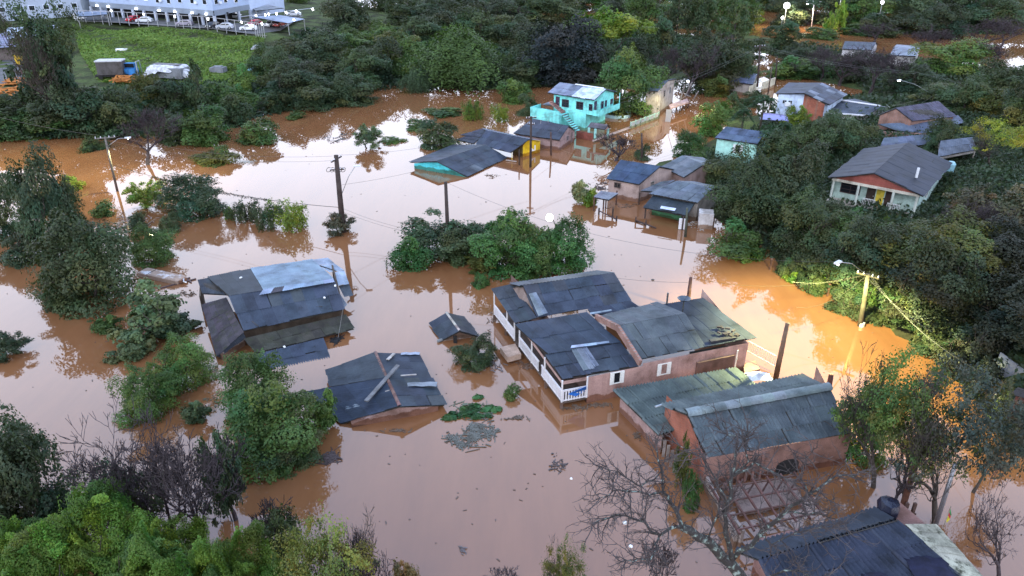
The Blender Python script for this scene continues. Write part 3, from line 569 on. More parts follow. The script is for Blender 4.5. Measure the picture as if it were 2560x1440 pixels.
V = [pA + Z * 2.2, pB + Z * 1.52, pB + Z * 1.78, pA + Z * 2.55]; O('valance', (V, [(0, 1, 2, 3)]), 'paint', t, PINK)
V = [pB + Z * 1.5, pC + Z * 1.5, pC + Z * 1.8, pB + Z * 1.8]; O('valance', (V, [(0, 1, 2, 3)]), 'paint', t, PINK)
O('porch_shade', slab([P(1420, 985, 1.2), P(1466, 965, 1.9), P(1466, 975, 1.1), P(1440, 990, .9)], .03), 'cloth', t, (.02, .14, .5))
for c_, s_, col_ in (((1262, 792, 1.0), (.5, .4, .8), (.03, .03, .04)), ((1275, 806, 1.0), (.5, .5, .9), (.3, .03, .04)), ((1284, 815, 1.0), (.4, .4, .9), (.05, .1, .5))):
    pass
for zz, tt in ((1.0, .285), (1.0, .62)):
    pass
# front windows, door boxes, stains
for x, y in ((1535, 943), (1650, 921)):
    tt = (x - 1466) / (1859 - 1466); base = wf0.lerp(wf3, tt); window(t, wf0, wf3, tt * .985, zat(base, y), .48, .95, 'shutter', (.78, .77, .72))
slope(t, Q((1724, 880, 1.9), (1820, 864, 1.9), (1833, 877, 1.75), (1737, 896, 1.75)), (.06, .062, .06), 4, 1, mat='mossy_sheet')
b0, b1, b2, b3 = P(1737, 955, 0), P(1830, 935, 0), P(1822, 925, 0), P(1727, 943, 0)
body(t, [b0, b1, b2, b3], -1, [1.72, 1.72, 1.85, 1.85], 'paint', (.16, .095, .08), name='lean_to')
for a_, b__ in (((1778, 877), (1797, 873)), ((1800, 872), (1834, 868))): slope(t, [P(*a_, 2.0), P(*b__, 2.0), P(b__[0] + 2, b__[1] + 9, 1.9), P(a_[0] + 2, a_[1] + 10, 1.9)], (.6, .62, .6), 2, 1, waves=2, deck=False, sheet='white_sheet', jitter=0)
window(t, b1, P(1859, 926, 0), .15, 1.35, .1, 1.6, 'door', (.75, .72, .7))
O('drain_pipe', tube([P(1667, 759, 3.25), P(1667, 759, 3.25) + Z * 1.0], .08, 8), 'metal', t, (.2, .2, .2))
# terrace with a white fence on the street side
ter = O('terrace', slab(Q((1858, 912, .35), (1888, 900, .35), (1900, 922, .35), (1862, 932, .35)), .4), 'concrete', t, (.33, .22, .19))
fa, fb = P(1868, 880, .5), P(1935, 917, .3)
fr_ = O('street_fence', J(beam(fa + Z * 1, fb + Z * 1, .05), beam(fa + Z * .1, fb + Z * .1, .05)), 'clean', t, (.6, .58, .55))
for k in range(16): p = fa.lerp(fb, k / 15); O('baluster', box(p + Z * .55, (.03, .03, .95)), 'clean', fr_, (.6, .58, .55))
for k in range(14):
    p = bil(Q((1715, 800, 3.1), (1745, 790, 3.1), (1870, 842, 2.68), (1770, 856, 2.68)), rnd(.5, 1), rnd(.55, .95)) + Z * .12; O('loose_brick', box(p, (rnd(.25, .6), .16, .12), (rnd(-1, 1), rnd(-1, 1))), 'concrete', t, (.06, .05, .055))
O('timber_edge', beam(P(1775, 853, 2.8), P(1838, 843, 2.75), .35, .14), 'wood', t, (.05, .05, .06))
# satellite dish and chimney pipe on its roof
dd = P(1706, 782, 3.5); V = []; F = []
for i in range(5):
    for k in range(14): r = .55 * i / 4; V.append(dd + Z * (1.05 + .9 * r * r) + Vector((math.cos(k * .4488) * r, math.sin(k * .4488) * r * .9, 0)))
F = [(i * 14 + k, i * 14 + (k + 1) % 14, (i + 1) * 14 + (k + 1) % 14, (i + 1) * 14 + k) for i in range(4) for k in range(14)]
ds = thing('satellite_dish', 'round mesh satellite dish on the dark end of the pink house roof', 'satellite dish', dd)
O('dish', (V, F), 'metal', ds, (.12, .14, .16), True); O('mast', tube([dd, dd + Z * 1.1], .05, 6), 'metal', ds, (.1, .1, .1)); O('feed_arm', tube([dd + Z * 1.1, dd + Vector((.1, -.3, 1.7))], .02, 5), 'metal', ds, (.2, .2, .2))
st = O('porch_step', slab(Q((1250, 868, .75), (1288, 859, .75), (1303, 884, .75), (1269, 893, .75)), .5), 'concrete', None, (.5, .36, .28)); tag(st, 'square concrete landing slab at the foot of the white porch', 'step')
# --- E: workshop with corrugated barrel-ridge roof and red brick gable
t = thing('workshop', 'workshop with grey corrugated roof, rounded ridge and red brick gable', 'workshop', P(1850, 1130, 0))
slope(t, Q((1533, 974, 1.75), (1838, 919, 1.75), (1935, 1000, 1.55), (1646, 1086, 1.5)), (.165, .185, .15), 11, 3, waves=4, cj=.07, jitter=.02, amp=.085, gap=.01)
ER1, ER2 = P(1716, 1034, 4.0), P(2072, 968, 4.0)
slope(t, (ER2, ER1, P(1657, 1011, 3.45), P(2010, 937, 3.5)), (.2, .215, .18), 11, 2, waves=4, cj=.06, jitter=.02, amp=.085, gap=.01)
slope(t, (ER1, ER2, P(2128, 1080, 2.45), P(1775, 1142, 2.4)), (.15, .165, .155), 11, 3, waves=4, cj=.08, jitter=.02, amp=.085, gap=.02)
ridge_caps(t, ER1, ER2, 12, .34, 'sheet', (.3, .32, .28))
gb = [P(1655, 1088, 0), P(1752, 1222, 0)]
V = [gb[0] - Z, gb[1] - Z, gb[1] + Z * 2.4, ER1 + Vector((.05, 0, -.1)), gb[0] + Z * 3.35]; O('brick_gable', (V, [(0, 1, 2, 3, 4)]), 'brick', t)
ew = P(2110, 1160, 0); V = [gb[1] - Z, ew - Z, ew + Z * 2.5, gb[1] + Z * 2.45]; O('front_wall', (V, [(0, 1, 2, 3)]), 'paint', t, (.27, .15, .12))
eb = P(2020, 1010, 0); V = [ew - Z, eb - Z, eb + Z * 3.3, ew + Z * 2.45]; O('side_wall', (V, [(0, 1, 2, 3)]), 'paint', t, (.3, .2, .17))
V = [P(1548, 1028, 0) - Z, P(1650, 1135, 0) - Z, P(1650, 1135, 0) + Z * 1.4, P(1548, 1028, 0) + Z * 1.65]; O('side_wall', (V, [(0, 1, 2, 3)]), 'paint', t, (.38, .26, .24))
V = [P(1548, 1028, 0) - Z, P(1830, 972, 0) - Z, P(1830, 972, 0) + Z * 1.6, P(1548, 1028, 0) + Z * 1.65]; O('back_wall', (V, [(0, 1, 2, 3)]), 'paint', t, (.34, .24, .22))
aw = gb[1].lerp(ew, .58); u_ = (ew - gb[1]).normalized(); nr_ = Vector((u_.y, -u_.x, 0)); V = [aw + nr_ * .03 + u_ * x + Z * z for x, z in [(-.8, -.5), (.8, -.5), (.8, .75)] + [(.8 * math.cos(a), .75 + .5 * math.sin(a)) for a in np.linspace(.3, 2.85, 7)] + [(-.8, .75)]]
O('archway', (V, [tuple(range(len(V)))]), 'dark', t)
for k in range(4): p = gb[1].lerp(ew, .24 + .05 * k) + nr_ * .05; O('wall_post', beam(p, p + Z * 2.2, .14), 'wood', t, (.3, .16, .13))
O('gutter', tube(Q((1638, 1017, 3.4), (1660, 1010, 3.45)), .07, 7), 'metal', t, (.5, .55, .58))
# lean-to ruin before the workshop: timber trusses over a pale floor
t = thing('ruin', 'roofless timber-framed ruin with reddish rafters and pale wall stubs', 'ruin', P(1890, 1270, 0))
O('floor', slab(Q((1830, 1215, .35), (1975, 1190, .35), (2010, 1250, .35), (1850, 1285, .35)), .2), 'concrete', t, (.3, .22, .19))
zz = 1.5
for k in range(7):
    a = P(1775, 1215, 1.9).lerp(P(1985, 1180, 1.9), k / 6); b_ = P(1850, 1335, zz).lerp(P(2060, 1290, zz), k / 6); O('rafter', beam(a, b_, .1, .14), 'wood', t, jit((.13, .065, .055), .2))
for k in range(4):
    a = P(1775, 1215, 1.85).lerp(P(1850, 1335, zz), (k + .3) / 3.6); b_ = P(1985, 1180, 1.85).lerp(P(2060, 1290, zz), (k + .3) / 3.6); O('purlin', beam(a, b_, .08, .1), 'wood', t, jit((.14, .075, .065), .2))
for k in range(6):
    a = P(1800 + 34 * k, 1235, 1.0); O('truss_web', beam(a, a + Vector((.6, .5, .75)), .08), 'wood', t, (.12, .06, .055))
for a, b_, z1 in (((1763, 1222), (1835, 1370), 1.0), ((1822, 1335), (1850, 1375), 1.5)):
    A, B = P(*a, 0), P(*b_, 0); O('wall_stub', beam(A + Z * (z1 / 2 - .5), B + Z * (z1 / 2 - .5), .18, z1 + 1), 'paint', t, (.36, .3, .27))
for k in range(8):
    a = P(1650 + 9 * k, 1120 + 13 * k, .3); O('fence_board', beam(a - Z, a + Z * 1.1, .2, .05), 'wood', t, jit((.3, .25, .23), .3))
# --- F: corrugated roof at the bottom right corner
t = thing('house', 'dark corrugated roof with pale ribbed verge in the bottom right corner', 'house', P(2200, 1420, 0))
a_, b__ = P(1900, 1398, 3.3), P(2242, 1301, 3.3)
slope(t, (a_, b__, P(2432, 1462, 2.2), P(2010, 1620, 2.0)), (.06, .065, .085), 9, 3, waves=4, amp=.09, cj=.1)
slope(t, (b__, a_, P(1835, 1374, 2.75), P(2192, 1272, 2.75)), (.065, .072, .085), 9, 1, waves=4, amp=.09, cj=.1)
slope(t, [b__.lerp(a_, .6) + Z * .16, b__ + Z * .16, P(2236, 1296, 3.32), P(2052, 1352, 3.32)], (.055, .06, .062), 5, 1, waves=3)
slope(t, Q((2262, 1311, 3.15), (2340, 1311, 2.7), (2500, 1490, 2.0), (2420, 1462, 2.3)), (.42, .42, .33), 1, 9, waves=1, amp=.01, mat='mossy_sheet', cj=.08, jitter=.03)
body(t, Q((2000, 1560, 1), (2420, 1450, 1), (2235, 1310, 1), (1885, 1400, 1)), -1, [2.0, 2.1, 2.6, 2.6], 'paint', (.28, .16, .14), name='wall')
def rag(p, r, zamp, col, sq=1.0, n_=9, seed=1):
    g = random.Random(seed); V, F = [], []
    for j in range(n_):
        for i in range(n_):
            x, y = (i / (n_ - 1) - .5) * 2, (j / (n_ - 1) - .5) * 2; k = max(0, 1 - (x * x + y * y) * .55)
            V.append(Vector(p) + Vector((x * r * (1 + g.uniform(-.1, .1)), y * r * sq * (1 + g.uniform(-.1, .1)), zamp * k * g.uniform(.7, 1.2))))
    for j in range(n_ - 1):
        for i in range(n_ - 1): F.append((j * n_ + i, j * n_ + i + 1, (j + 1) * n_ + i + 1, (j + 1) * n_ + i))
    return V, F
tag(O('tarpaulin', rag(P(2322, 1422, 2.75), 1.0, .25, None, .7), 'cloth', None, (.012, .014, .04), True), 'crumpled navy tarpaulin on the dark corrugated roof', 'tarpaulin')
tag(O('tarpaulin', rag(P(2190, 1446, 2.75), .6, .2, None, .5, 7, 4), 'cloth', None, (.012, .014, .035), True), 'small dark tarpaulin scrap at the bottom edge of the corrugated roof', 'tarpaulin')
bgp = P(2215, 1290, 2.4); V, F = tube([bgp + Z * z for z in (0, .2, .7, 1.05, 1.15)], [.5, .58, .62, .5, .2], 9)
V = [v + Vector((rnd(-.06, .06), rnd(-.06, .06), 0)) for v in V]; tag(O('container', (V, F), 'car_paint', None, (.014, .016, .03)), 'dark plastic bag at the end of the corrugated roof', 'tank')  # a dark plastic bag, bulging like a barrel
# ---------------------------------------------------------------- houses across the flood
Z = Vector((0, 0, 1))
TURQ, AQUA = (.08, .58, .66), (.24, .78, .74)
# H1 turquoise, H2 yellow
t = thing('flooded_house', 'flooded house with turquoise gable wall and dark grey roof', 'house', P(1130, 420, 0))
ra, rb = P(1092, 403, 1.75), P(1215, 362, 1.75)
slope(t, (ra, rb, P(1268, 394, .15), P(1167, 441, .15)), (.075, .085, .1), 8, 3, waves=3, alt=(.08, (.2, .2, .2)))
slope(t, (rb, ra, P(1024, 405, .85), P(1135, 362, .9)), (.085, .095, .11), 8, 2, waves=3)
V = [P(1036, 421, 0), P(1166, 443, 0), P(1166, 443, 0) + Z * .1, ra + Vector((0, .3, -.15)), P(1036, 421, 0) + Z * .75]; O('gable', (V, [(0, 1, 2, 3, 4)]), 'paint', t, TURQ)
V = [P(1166, 443, 0) - Z, P(1266, 397, 0) - Z, P(1266, 397, 0) + Z * .2, P(1166, 443, 0) + Z * .1]; O('side_wall', (V, [(0, 1, 2, 3)]), 'paint', t, (.3, .4, .36))
t = thing('flooded_house', 'flooded yellow-walled house with white window behind the turquoise one', 'house', P(1270, 370, 0))
ra, rb = P(1215, 326, 2.7), P(1322, 348, 2.7)
slope(t, (ra, rb, P(1277, 381, 1.25), P(1190, 360, 1.25)), (.07, .08, .105), 6, 2, waves=3)
slope(t, (rb, ra, P(1206, 321, 2.0), P(1350, 352, 1.75)), (.2, .22, .25), 6, 1, waves=3)
for pts in (((1218, 326, 2.3), (1204, 322, 2.1), (1152, 337, 1.4), (1200, 344, 1.5)), ((1200, 345, 1.5), (1170, 339, 1.4), (1139, 349, .9), (1184, 359, 1.0))): slope(t, Q(*pts), (.09, .09, .105), 3, 2, waves=3)
yl_, yr_ = P(1307, 393, 0), P(1350, 380, 0)
V = [yl_ - Z, yr_ - Z, yr_ + Z * 1.75, rb + Vector((-.2, .1, -.1)), yl_ + Z * 1.7]; O('gable', (V, [(0, 1, 2, 3, 4)]), 'paint', t, (.85, .55, .02))
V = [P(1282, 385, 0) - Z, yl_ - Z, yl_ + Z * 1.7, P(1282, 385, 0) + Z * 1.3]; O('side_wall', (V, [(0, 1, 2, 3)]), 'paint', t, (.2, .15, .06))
window(t, yl_, yr_, .55, .95, 1.1, .75, 'none', (.8, .8, .8)); O('shutter', box(yl_.lerp(yr_, .55) + Z * .95 + Vector((.06, -.14, 0)), (1.15, .04, .8), yr_ - yl_), 'clean', t, (.85, .85, .85))
O('porch_post', beam(P(1280, 400, 0), P(1280, 400, 0) + Z * 1.3, .09), 'clean', t, (.7, .5, .1)); O('porch_beam', beam(P(1265, 400, .15), P(1291, 404, .15), .12), 'wood', t, (.5, .45, .42))
# I grey roof house, pink gable
t, w4, c6 = gable_house('flooded_house', 'pale pink gabled house, dark roof, standing before the aqua house', (1283, 333), (1398, 350), (1330, 297), (1421, 315), 1.7, 3.1, rc=(.085, .09, .105), wc=(.36, .25, .24), wins=[('right', .5, 1.2, .6, .7, 'grid', (.3, .25, .25)), ('right', .8, .9, .6, 1.6, 'door', (.2, .15, .14))])
for x in (1352, 1370): O('vent_pipe', tube([P(x, 312, 2.7), P(x, 312, 2.7) + Z * .8], .04, 5), 'metal', t, (.6, .6, .6))
# J aqua two-storey house
t = thing('house', 'bright aqua two-storey house with outside stairs and balcony', 'house', P(1440, 305, 0))
jA, jB = P(1383, 312, 0), P(1481, 330, 0)           # long front wall foot
u_ = (jB - jA).normalized(); v_ = Vector((-u_.y, u_.x, 0))
jD = v_ * 6.5; ze = 5.4
body(t, [jA, jB - u_ * 1.4, jB - u_ * 1.4 + jD, jA + jD], -1, [2.75] * 4, 'paint', AQUA, name='ground_floor')
body(t, [jA + Z * 0, jB, jB + jD, jA + jD], 2.75, [ze] * 4, 'paint', AQUA, name='upper_floor')
e = .5
rfl, rfr = jA - u_ * 1.0 - v_ * e + Z * ze, jB + u_ * .3 - v_ * e + Z * ze; rl, rr = jA - u_ * 1.0 + v_ * 3.2 + Z * 6.5, jB + u_ * .3 + v_ * 3.2 + Z * 6.5; rbl, rbr = jA - u_ * 1.0 + v_ * 7 + Z * ze, jB + u_ * .3 + v_ * 7 + Z * ze
slope(t, (rl, rl.lerp(rr, .52), rfl.lerp(rfr, .52), rfl), (.34, .36, .4), 5, 2, waves=3); slope(t, (rl.lerp(rr, .52), rr, rfr, rfl.lerp(rfr, .52)), (.85, .87, .9), 5, 2, waves=3); slope(t, (rr, rl, rbl, rbr), (.3, .32, .36), 9, 2, waves=3)
O('ridge_flashing', beam(rl.lerp(rr, .35) + Z * .1, rl.lerp(rr, .95) + Z * .1, .45, .06), 'clean', t, (.85, .86, .88))
O('gable', ([jB + Z * ze, jB + jD + Z * ze, jB + v_ * 3.2 + Z * 6.35], [(0, 1, 2)]), 'paint', t, AQUA)
for tt, wd, ht, stl in ((.1, .8, 2.0, 'door'), (.3, 1.2, 1.2, 'grid'), (.66, 1.2, 1.2, 'grid'), (.93, .5, 1.0, 'plain')): window(t, jA, jB, tt, 3.9 + (.1 if stl != 'door' else 0), wd, ht, stl, (.06, .03, .06))
for tt, wd, ht, stl in ((.08, .8, 2.0, 'door'), (.42, .6, 1.1, 'plain'), (.6, .4, 1.0, 'plain'), (.88, .8, .8, 'plain')): window(t, jB, jB + jD, tt, 4.0, wd, ht, stl, (.06, .05, .1))
bal = O('balcony', J(box(jB + v_ * 3.4 + u_ * .55 + Z * 2.82, (1.1, 6.9, .2), u_), box(jB + v_ * 3.4 + u_ * 1.06 + Z * 3.25, (.08, 6.9, .8), u_), box(jB + v_ * .1 + u_ * .55 + Z * 3.25, (1.1, .08, .8), u_)), 'paint', t, AQUA)
for k in (0, 3.4, 6.7): O('balcony_post', beam(jB + u_ * 1.02 + v_ * k + Z * 3.2, jB + u_ * 1.02 + v_ * k + Z * ze, .12), 'paint', t, AQUA)
# terrace and stairs in front
tA = jA - u_ * 2.4 - v_ * 1.5; O('terrace', J(box(tA + u_ * 2.6 + Z * .9, (5.8, 3.0, 3.2), u_), box(tA + u_ * 2.6 - v_ * 1.42 + Z * 2.85, (5.8, .15, .75), u_), box(tA - u_ * .25 + Z * 2.85, (.15, 3, .75), u_)), 'paint', t, AQUA)
stp = O('stairs', beam(tA + u_ * 5.9 - v_ * .4 + Z * 2.5, tA + u_ * 9.2 - v_ * .8 + Z * .1, 1.0, .2), 'paint', t, AQUA)
for k in range(9): O('tread', box(tA + u_ * (5.9 + .37 * k) - v_ * (.4 + .045 * k) + Z * (2.6 - .27 * k), (.34, 1.0, .1), u_), 'concrete', stp, (.12, .12, .14))
st2 = O('stairs', beam(tA + u_ * 2.2 + v_ * 1.0 + Z * 3.9, tA + u_ * 4.9 + v_ * .8 + Z * 2.55, .9, .2), 'concrete', t, (.35, .2, .18))
for k in range(7): O('tread', box(tA + u_ * (2.2 + .4 * k) + v_ * .95 + Z * (4.0 - .2 * k), (.34, .9, .1), u_), 'concrete', st2, (.4, .2, .17))
for k in range(6): p = tA + u_ * (1.8 + .8 * k) - v_ * 1.42 + Z * 3.2; O('rail_post', beam(p, p + Z * .75, .05), 'metal', t, (.04, .12, .13))
O('rail', beam(tA + u_ * 1.8 - v_ * 1.42 + Z * 3.95, tA + u_ * 5.8 - v_ * 1.42 + Z * 3.95, .05), 'metal', t, (.04, .12, .13))
slope(t, [jA - u_ * .2 + v_ * .5 + Z * 3.3, jA - u_ * .2 + v_ * 3 + Z * 3.3, jA - u_ * 2.6 + v_ * 3 + Z * 3.0, jA - u_ * 2.6 + v_ * .5 + Z * 3.0], (.3, .32, .34), 3, 1, waves=2)
# gate lodge, red fence, mint garden fence
t, _, _ = gable_house('gatehouse', 'small tiled gate shelter on aqua posts beside the flooded street', (1468, 318), (1512, 324), (1478, 306), (1520, 312), 1.9, 2.5, zb=1.75, rc=(.2, .16, .15), wc=(.3, .2, .18), nu=4, nv=2, cat='gatehouse')
for x, y in ((1471, 348), (1487, 352), (1519, 345)): O('post', beam(P(x, y, 0) - Z, P(x, y, 0) + Z * 1.9, .35), 'paint', t, (.3, .62, .58))
fe = thing('fence', 'brown-red board fence between the pink house and the gate shelter', 'fence', P(1460, 345, 0))
for k in range(9): a = P(1443, 345, 0).lerp(P(1480, 352, 0), k / 8); O('board', box(a + Z * .4, (.36, .05, 1.6), P(1480, 352, 0) - P(1443, 345, 0)), 'wood', fe, jit((.24, .08, .06), .15))
fe = thing('garden_wall', 'low pinkish garden wall along the flooded street edge', 'wall', P(1530, 335, 0))
O('wall', beam(P(1482, 353, 0), P(1575, 320, 0), .2, .5), 'concrete', fe, (.45, .32, .27))
O('coping', beam(P(1482, 353, .28), P(1575, 320, .28), .28, .06), 'concrete', fe, (.5, .38, .33))
fe = thing('fence', 'mint green panel fence standing in the flooded street', 'fence', P(1610, 310, 0)); fa, fb = P(1576, 322, 0), P(1646, 296, 0)
for k in range(7): p = fa.lerp(fb, k / 6); O('post', beam(p - Z, p + Z * 1.2, .18), 'paint', fe, (.4, .6, .5))
for k in range(6):
    a, b_ = fa.lerp(fb, k / 6 + .02), fa.lerp(fb, (k + 1) / 6 - .02); O('panel', J(beam(a + Z * .1, b_ + Z * .1, .1, .5), beam(a + Z * 1.05, b_ + Z * 1.05, .08, .1)), 'paint', fe, (.42, .62, .52))
    for j in range(7): p = a.lerp(b_, (j + .5) / 7); O('bar', beam(p + Z * .3, p + Z * 1.0, .05), 'clean', fe, (.6, .65, .62))
# K beige house and its yard, mint yard wall, floating round pool
t, w4, _ = gable_house('house', 'tall beige house with grey roof behind the dark street tree', (1612, 258 - 32), (1645, 248 - 20), (1640, 205), (1672, 200), 4.6, 5.4, rc=(.17, .19, .22), wc=(.5, .43, .37), back=.8, wins=[('right', .4, 3.3, .7, 1.1, 'grid', (.2, .18, .16)), ('right', .75, 3.2, .6, 1.1, 'plain', (.3, .3, .3))])
fe = thing('yard_wall', 'pale mint courtyard wall at the foot of the beige house', 'wall', P(1600, 290, 0))
for a, b_ in (((1590, 285), (1625, 275)), ((1625, 275), (1640, 262))): O('wall', beam(P(*a, 0) + Z * .3, P(*b_, 0) + Z * .3, .15, 1.8), 'paint', fe, (.3, .6, .5))
pc = P(1543, 288, .1); V, F = tube([pc + Z * z for z in (-.4, .45)], [2.4, 2.4], 18, cap=False); F.append(tuple(range(18)))
tag(O('paddling_pool', (V, F), 'clean', None, (.45, .62, .62)), 'pale round pool standing by the trunk of the street tree', 'pool')
dk = thing('porch_deck', 'raised pink porch deck on posts along the flooded street', 'porch', P(1690, 265, 0)); O('deck', slab(Q((1672, 262, 1.6), (1718, 246, 1.6), (1722, 255, 1.6), (1676, 270, 1.6)), .25), 'concrete', dk, (.5, .34, .32))
for x, y in ((1676, 285), (1690, 282), (1706, 276), (1720, 270)): O('post', beam(P(x, y, 0) - Z, P(x, y, 0) + Z * 1.6, .22), 'wood', dk, (.16, .1, .09))
O('sign_panel', box(P(1671, 290, 1.0), (.9, .12, 2.2), (1, -.3)), 'clean', dk, (.4, .38, .38))
for a, b_ in (((1700, 252, 2), (1712, 212, 5)), ((1712, 242, 1.6), (1730, 206, 4.5)), ((1735, 246, 1), (1746, 228, 2.5)), ((1712, 236, 2), (1728, 242, 1.6))): O('leaning_beam', beam(P(*a), P(*b_), .18), 'concrete', dk, (.3, .28, .27))
# L, M, N, O
gable_house('house', 'low cream building with blue-grey roof beside the tall power pole', (1822, 204), (1882, 211), (1828, 184), (1890, 190), 2.4, 3.0, rc=(.17, .19, .26), wc=(.35, .32, .3), zb=-.5)
fe = thing('wall', 'cream wall with an arched opening at the far end of the street', 'wall', P(1900, 225, 0)); O('wall', J(beam(P(1872, 232, .9), P(1890, 222, .9), .2, 2.4), beam(P(1905, 219, .9), P(1936, 207, .9), .2, 2.2)), 'paint', fe, (.72, .68, .52)); O('lintel', beam(P(1890, 222, 1.8), P(1905, 219, 1.8), .22, .5), 'paint', fe, (.75, .72, .6))
t = thing('house', 'pale blue house with dark two-plane roof and a red end wall', 'house', P(2020, 290, .5))
m1, m2 = P(2011, 233, 5.7), P(2056, 207, 5.7)
slope(t, (m2, m1, P(1940, 234, 5.1), P(1972, 207, 5.1)), (.085, .09, .11), 6, 3, waves=3); slope(t, (m1, m2, P(2118, 236, 4.4), P(2074, 262, 4.4)), (.075, .08, .10), 6, 3, waves=3, alt=(.08, (.3, .31, .33)))
mA, mB, mC, mD = P(1949, 286, .8), P(2018, 290, .8), P(2066, 312, .8), P(2100, 280, .8)
mB = Vector((m1.x + .3, m1.y + .6, 0)); q_ = P(1949, 238, 5.0); mA = Vector((q_.x, q_.y + .5, 0)); q_ = P(2070, 262, 4.4); mC = Vector((q_.x - .3, q_.y + .5, 0)); q_ = P(2112, 237, 4.4); mD = Vector((q_.x - .4, q_.y - .3, 0))
O('front_wall', ([mA, mB, mB + Z * 5.5, mA + Z * 5.0], [(0, 1, 2, 3)]), 'paint', t, (.55, .66, .85)); O('end_wall', ([mB, mC, mC + Z * 4.35, mB + Z * 5.5], [(0, 1, 2, 3)]), 'brick', t); O('side_wall', ([mC, mD, mD + Z * 4.3, mC + Z * 4.3], [(0, 1, 2, 3)]), 'paint', t, (.5, .6, .75))
for tt in (.28, .5): window(t, mA, mB, tt, 3.9, .55, .55, 'plain', (.4, .45, .5))
O('air_conditioner', box(mA.lerp(mB, .38) + Z * 3.6 + Vector((0, -.3, 0)), (.8, .5, .6)), 'clean', t, (.75, .76, .78))
O('awning', slab(Q((1905, 285, 2.6), (2003, 292, 2.5), (2015, 305, 2.1), (1900, 298, 2.2)), .08), 'clean', t, (.32, .32, .62)); O('lower_wall', beam(P(1905, 296, 1.2), P(2010, 306, 1.2), .2, 1.9), 'paint', t, (.38, .36, .66))
t, w4, c6 = gable_house('house', 'low dark roof edged with white fascia beside the pale blue house', (2034, 280), (2170, 290), (2092, 250), (2200, 266), 2.6, 3.5, zb=.5, rc=(.10, .11, .13), wc=(.4, .4, .4), back=.9)
O('fascia', J(beam(c6[2] + Z * .05, c6[3] + Z * .05, .25, .2), beam(c6[2] + Z * .08, c6[0] + Z * .1, .3, .2), beam(c6[0] + Z * .1, c6[1] + Z * .1, .3, .16)), 'clean', t, (.72, .72, .76))
t, w4, c6 = gable_house('house', 'house with purple-brown tiled roof and a broken red gable', (2282, 302), (2392, 291), (2240, 270), (2345, 253), 4.6, 6.2, zb=1.5, rc=(.13, .105, .135), wc=(.35, .17, .12), wallmat='old_brick', nu=20, nv=7, waves=1, back=.9, cj=.2, jitter=.02)
slope(t, Q((2195, 310, 4.0), (2360, 302, 4.2), (2330, 335, 3.2), (2240, 326, 3.2)), (.2, .22, .27), 8, 1, waves=4, amp=.05, jitter=.15); slope(t, Q((2360, 300, 4.2), (2395, 288, 4.2), (2410, 305, 3.8), (2385, 315, 3.8)), (.19, .2, .23), 3, 1)
O('porch_wall', beam(P(2205, 345, 2.2), P(2310, 350, 2.2), .2, 2.0), 'old_brick', t)
# P mint hillside house
t = thing('house', 'mint green hillside house with red shingle gable and yellow doorway', 'house', P(2200, 480, 3))
pl_, pr_, ap = P(2071, 444, 5.6), P(2309, 490, 5.6), P(2186, 432, 7.3)
dv = P(2270, 357, 7.3) - ap; br_ = pr_ + dv; bl_ = pl_ + dv
slope(t, (ap, ap + dv, br_, pr_), (.038, .042, .058), 9, 3, waves=3, cj=.07); slope(t, (ap + dv, ap, pl_, bl_), (.042, .046, .062), 9, 3, waves=3, cj=.07)
ux = (pr_ - pl_).normalized(); vv = dv.normalized(); w4 = [pl_ + ux * .5 + vv * 1.3, pr_ - ux * .5 + vv * 1.3, br_ - ux * .5 - vv * .3, bl_ + ux * .5 - vv * .3]
body(t, w4, 1.0, [5.6] * 4, 'paint', (.45, .6, .55), name='wall')
g0, g1, g2 = pl_ + vv * .25 + ux * .4, pr_ + vv * .25 - ux * .4, ap + vv * .25
for k in range(5):
    z0, z1 = k / 5, (k + 1) / 5 + .02; a, b_ = g0.lerp(g2, z0), g1.lerp(g2, z0); c_, d_ = g1.lerp(g2, min(1, z1)), g0.lerp(g2, min(1, z1)); O('shingle_course', ([a - vv * (.06), b_ - vv * .06, c_ + vv * .01, d_ + vv * .01], [(0, 1, 2, 3)]), 'paint', t, jit((.33, .10, .08), .15))
O('porch_beam', beam(g0 - Z * .12, g1 - Z * .12, .25, .3), 'paint', t, (.6, .56, .48))
O('porch_floor', box((w4[0] + w4[1]) / 2 * 1 - vv * .75 + Z * 0 - Z * ((w4[0].z) - 2.9), ((pr_ - pl_).length - .6, 1.6, .3), ux), 'concrete', t, (.5, .45, .4))
for tt in (.02, .32, .72, .98): p = (g0.lerp(g1, tt)); O('porch_post', beam(Vector((p.x, p.y, 2.6)), p, .2), 'paint', t, (.6, .65, .6))
a2, b2 = w4[0], w4[1]
window(t, a2, b2, .2, 4.5, 2.0, 1.25, 'grid', (.08, .05, .05)); window(t, a2, b2, .45, 4.1, .9, 2.2, 'door', (.05, .035, .03)); window(t, a2, b2, .56, 4.1, .8, 2.2, 'door', (.65, .5, .06)); window(t, a2, b2, .67, 4.1, .9, 2.2, 'door', (.06, .035, .03))
for s in (.4, .68):
    r = O('railing', J(beam(g0.lerp(g1, s - .0) - Z * 1.6, g0.lerp(g1, s + .14) - Z * 1.6, .06)), 'clean', t, (.7, .7, .7))
    for k in range(9): p = g0.lerp(g1, s + .14 * k / 8); O('baluster', beam(p - Z * 2.6, p - Z * 1.6, .04), 'clean', r, (.7, .7, .7))
window(t, w4[1], w4[2], .3, 4.4, .8, .9, 'plain', (.5, .5, .5))
O('foundation', box((w4[0] + w4[2]) / 2 - Z * (w4[0].z - 1.2), ((pr_ - pl_).length - 1.2, dv.length - 1.5, 3), ux), 'concrete', t, (.4, .38, .36))
O('chimney', tube([ap + dv * .3 + ux * 3.4 - Z * 1.0, ap + dv * .3 + ux * 3.4 + Z * .1], .14, 8), 'clean', t, (.65, .66, .68))
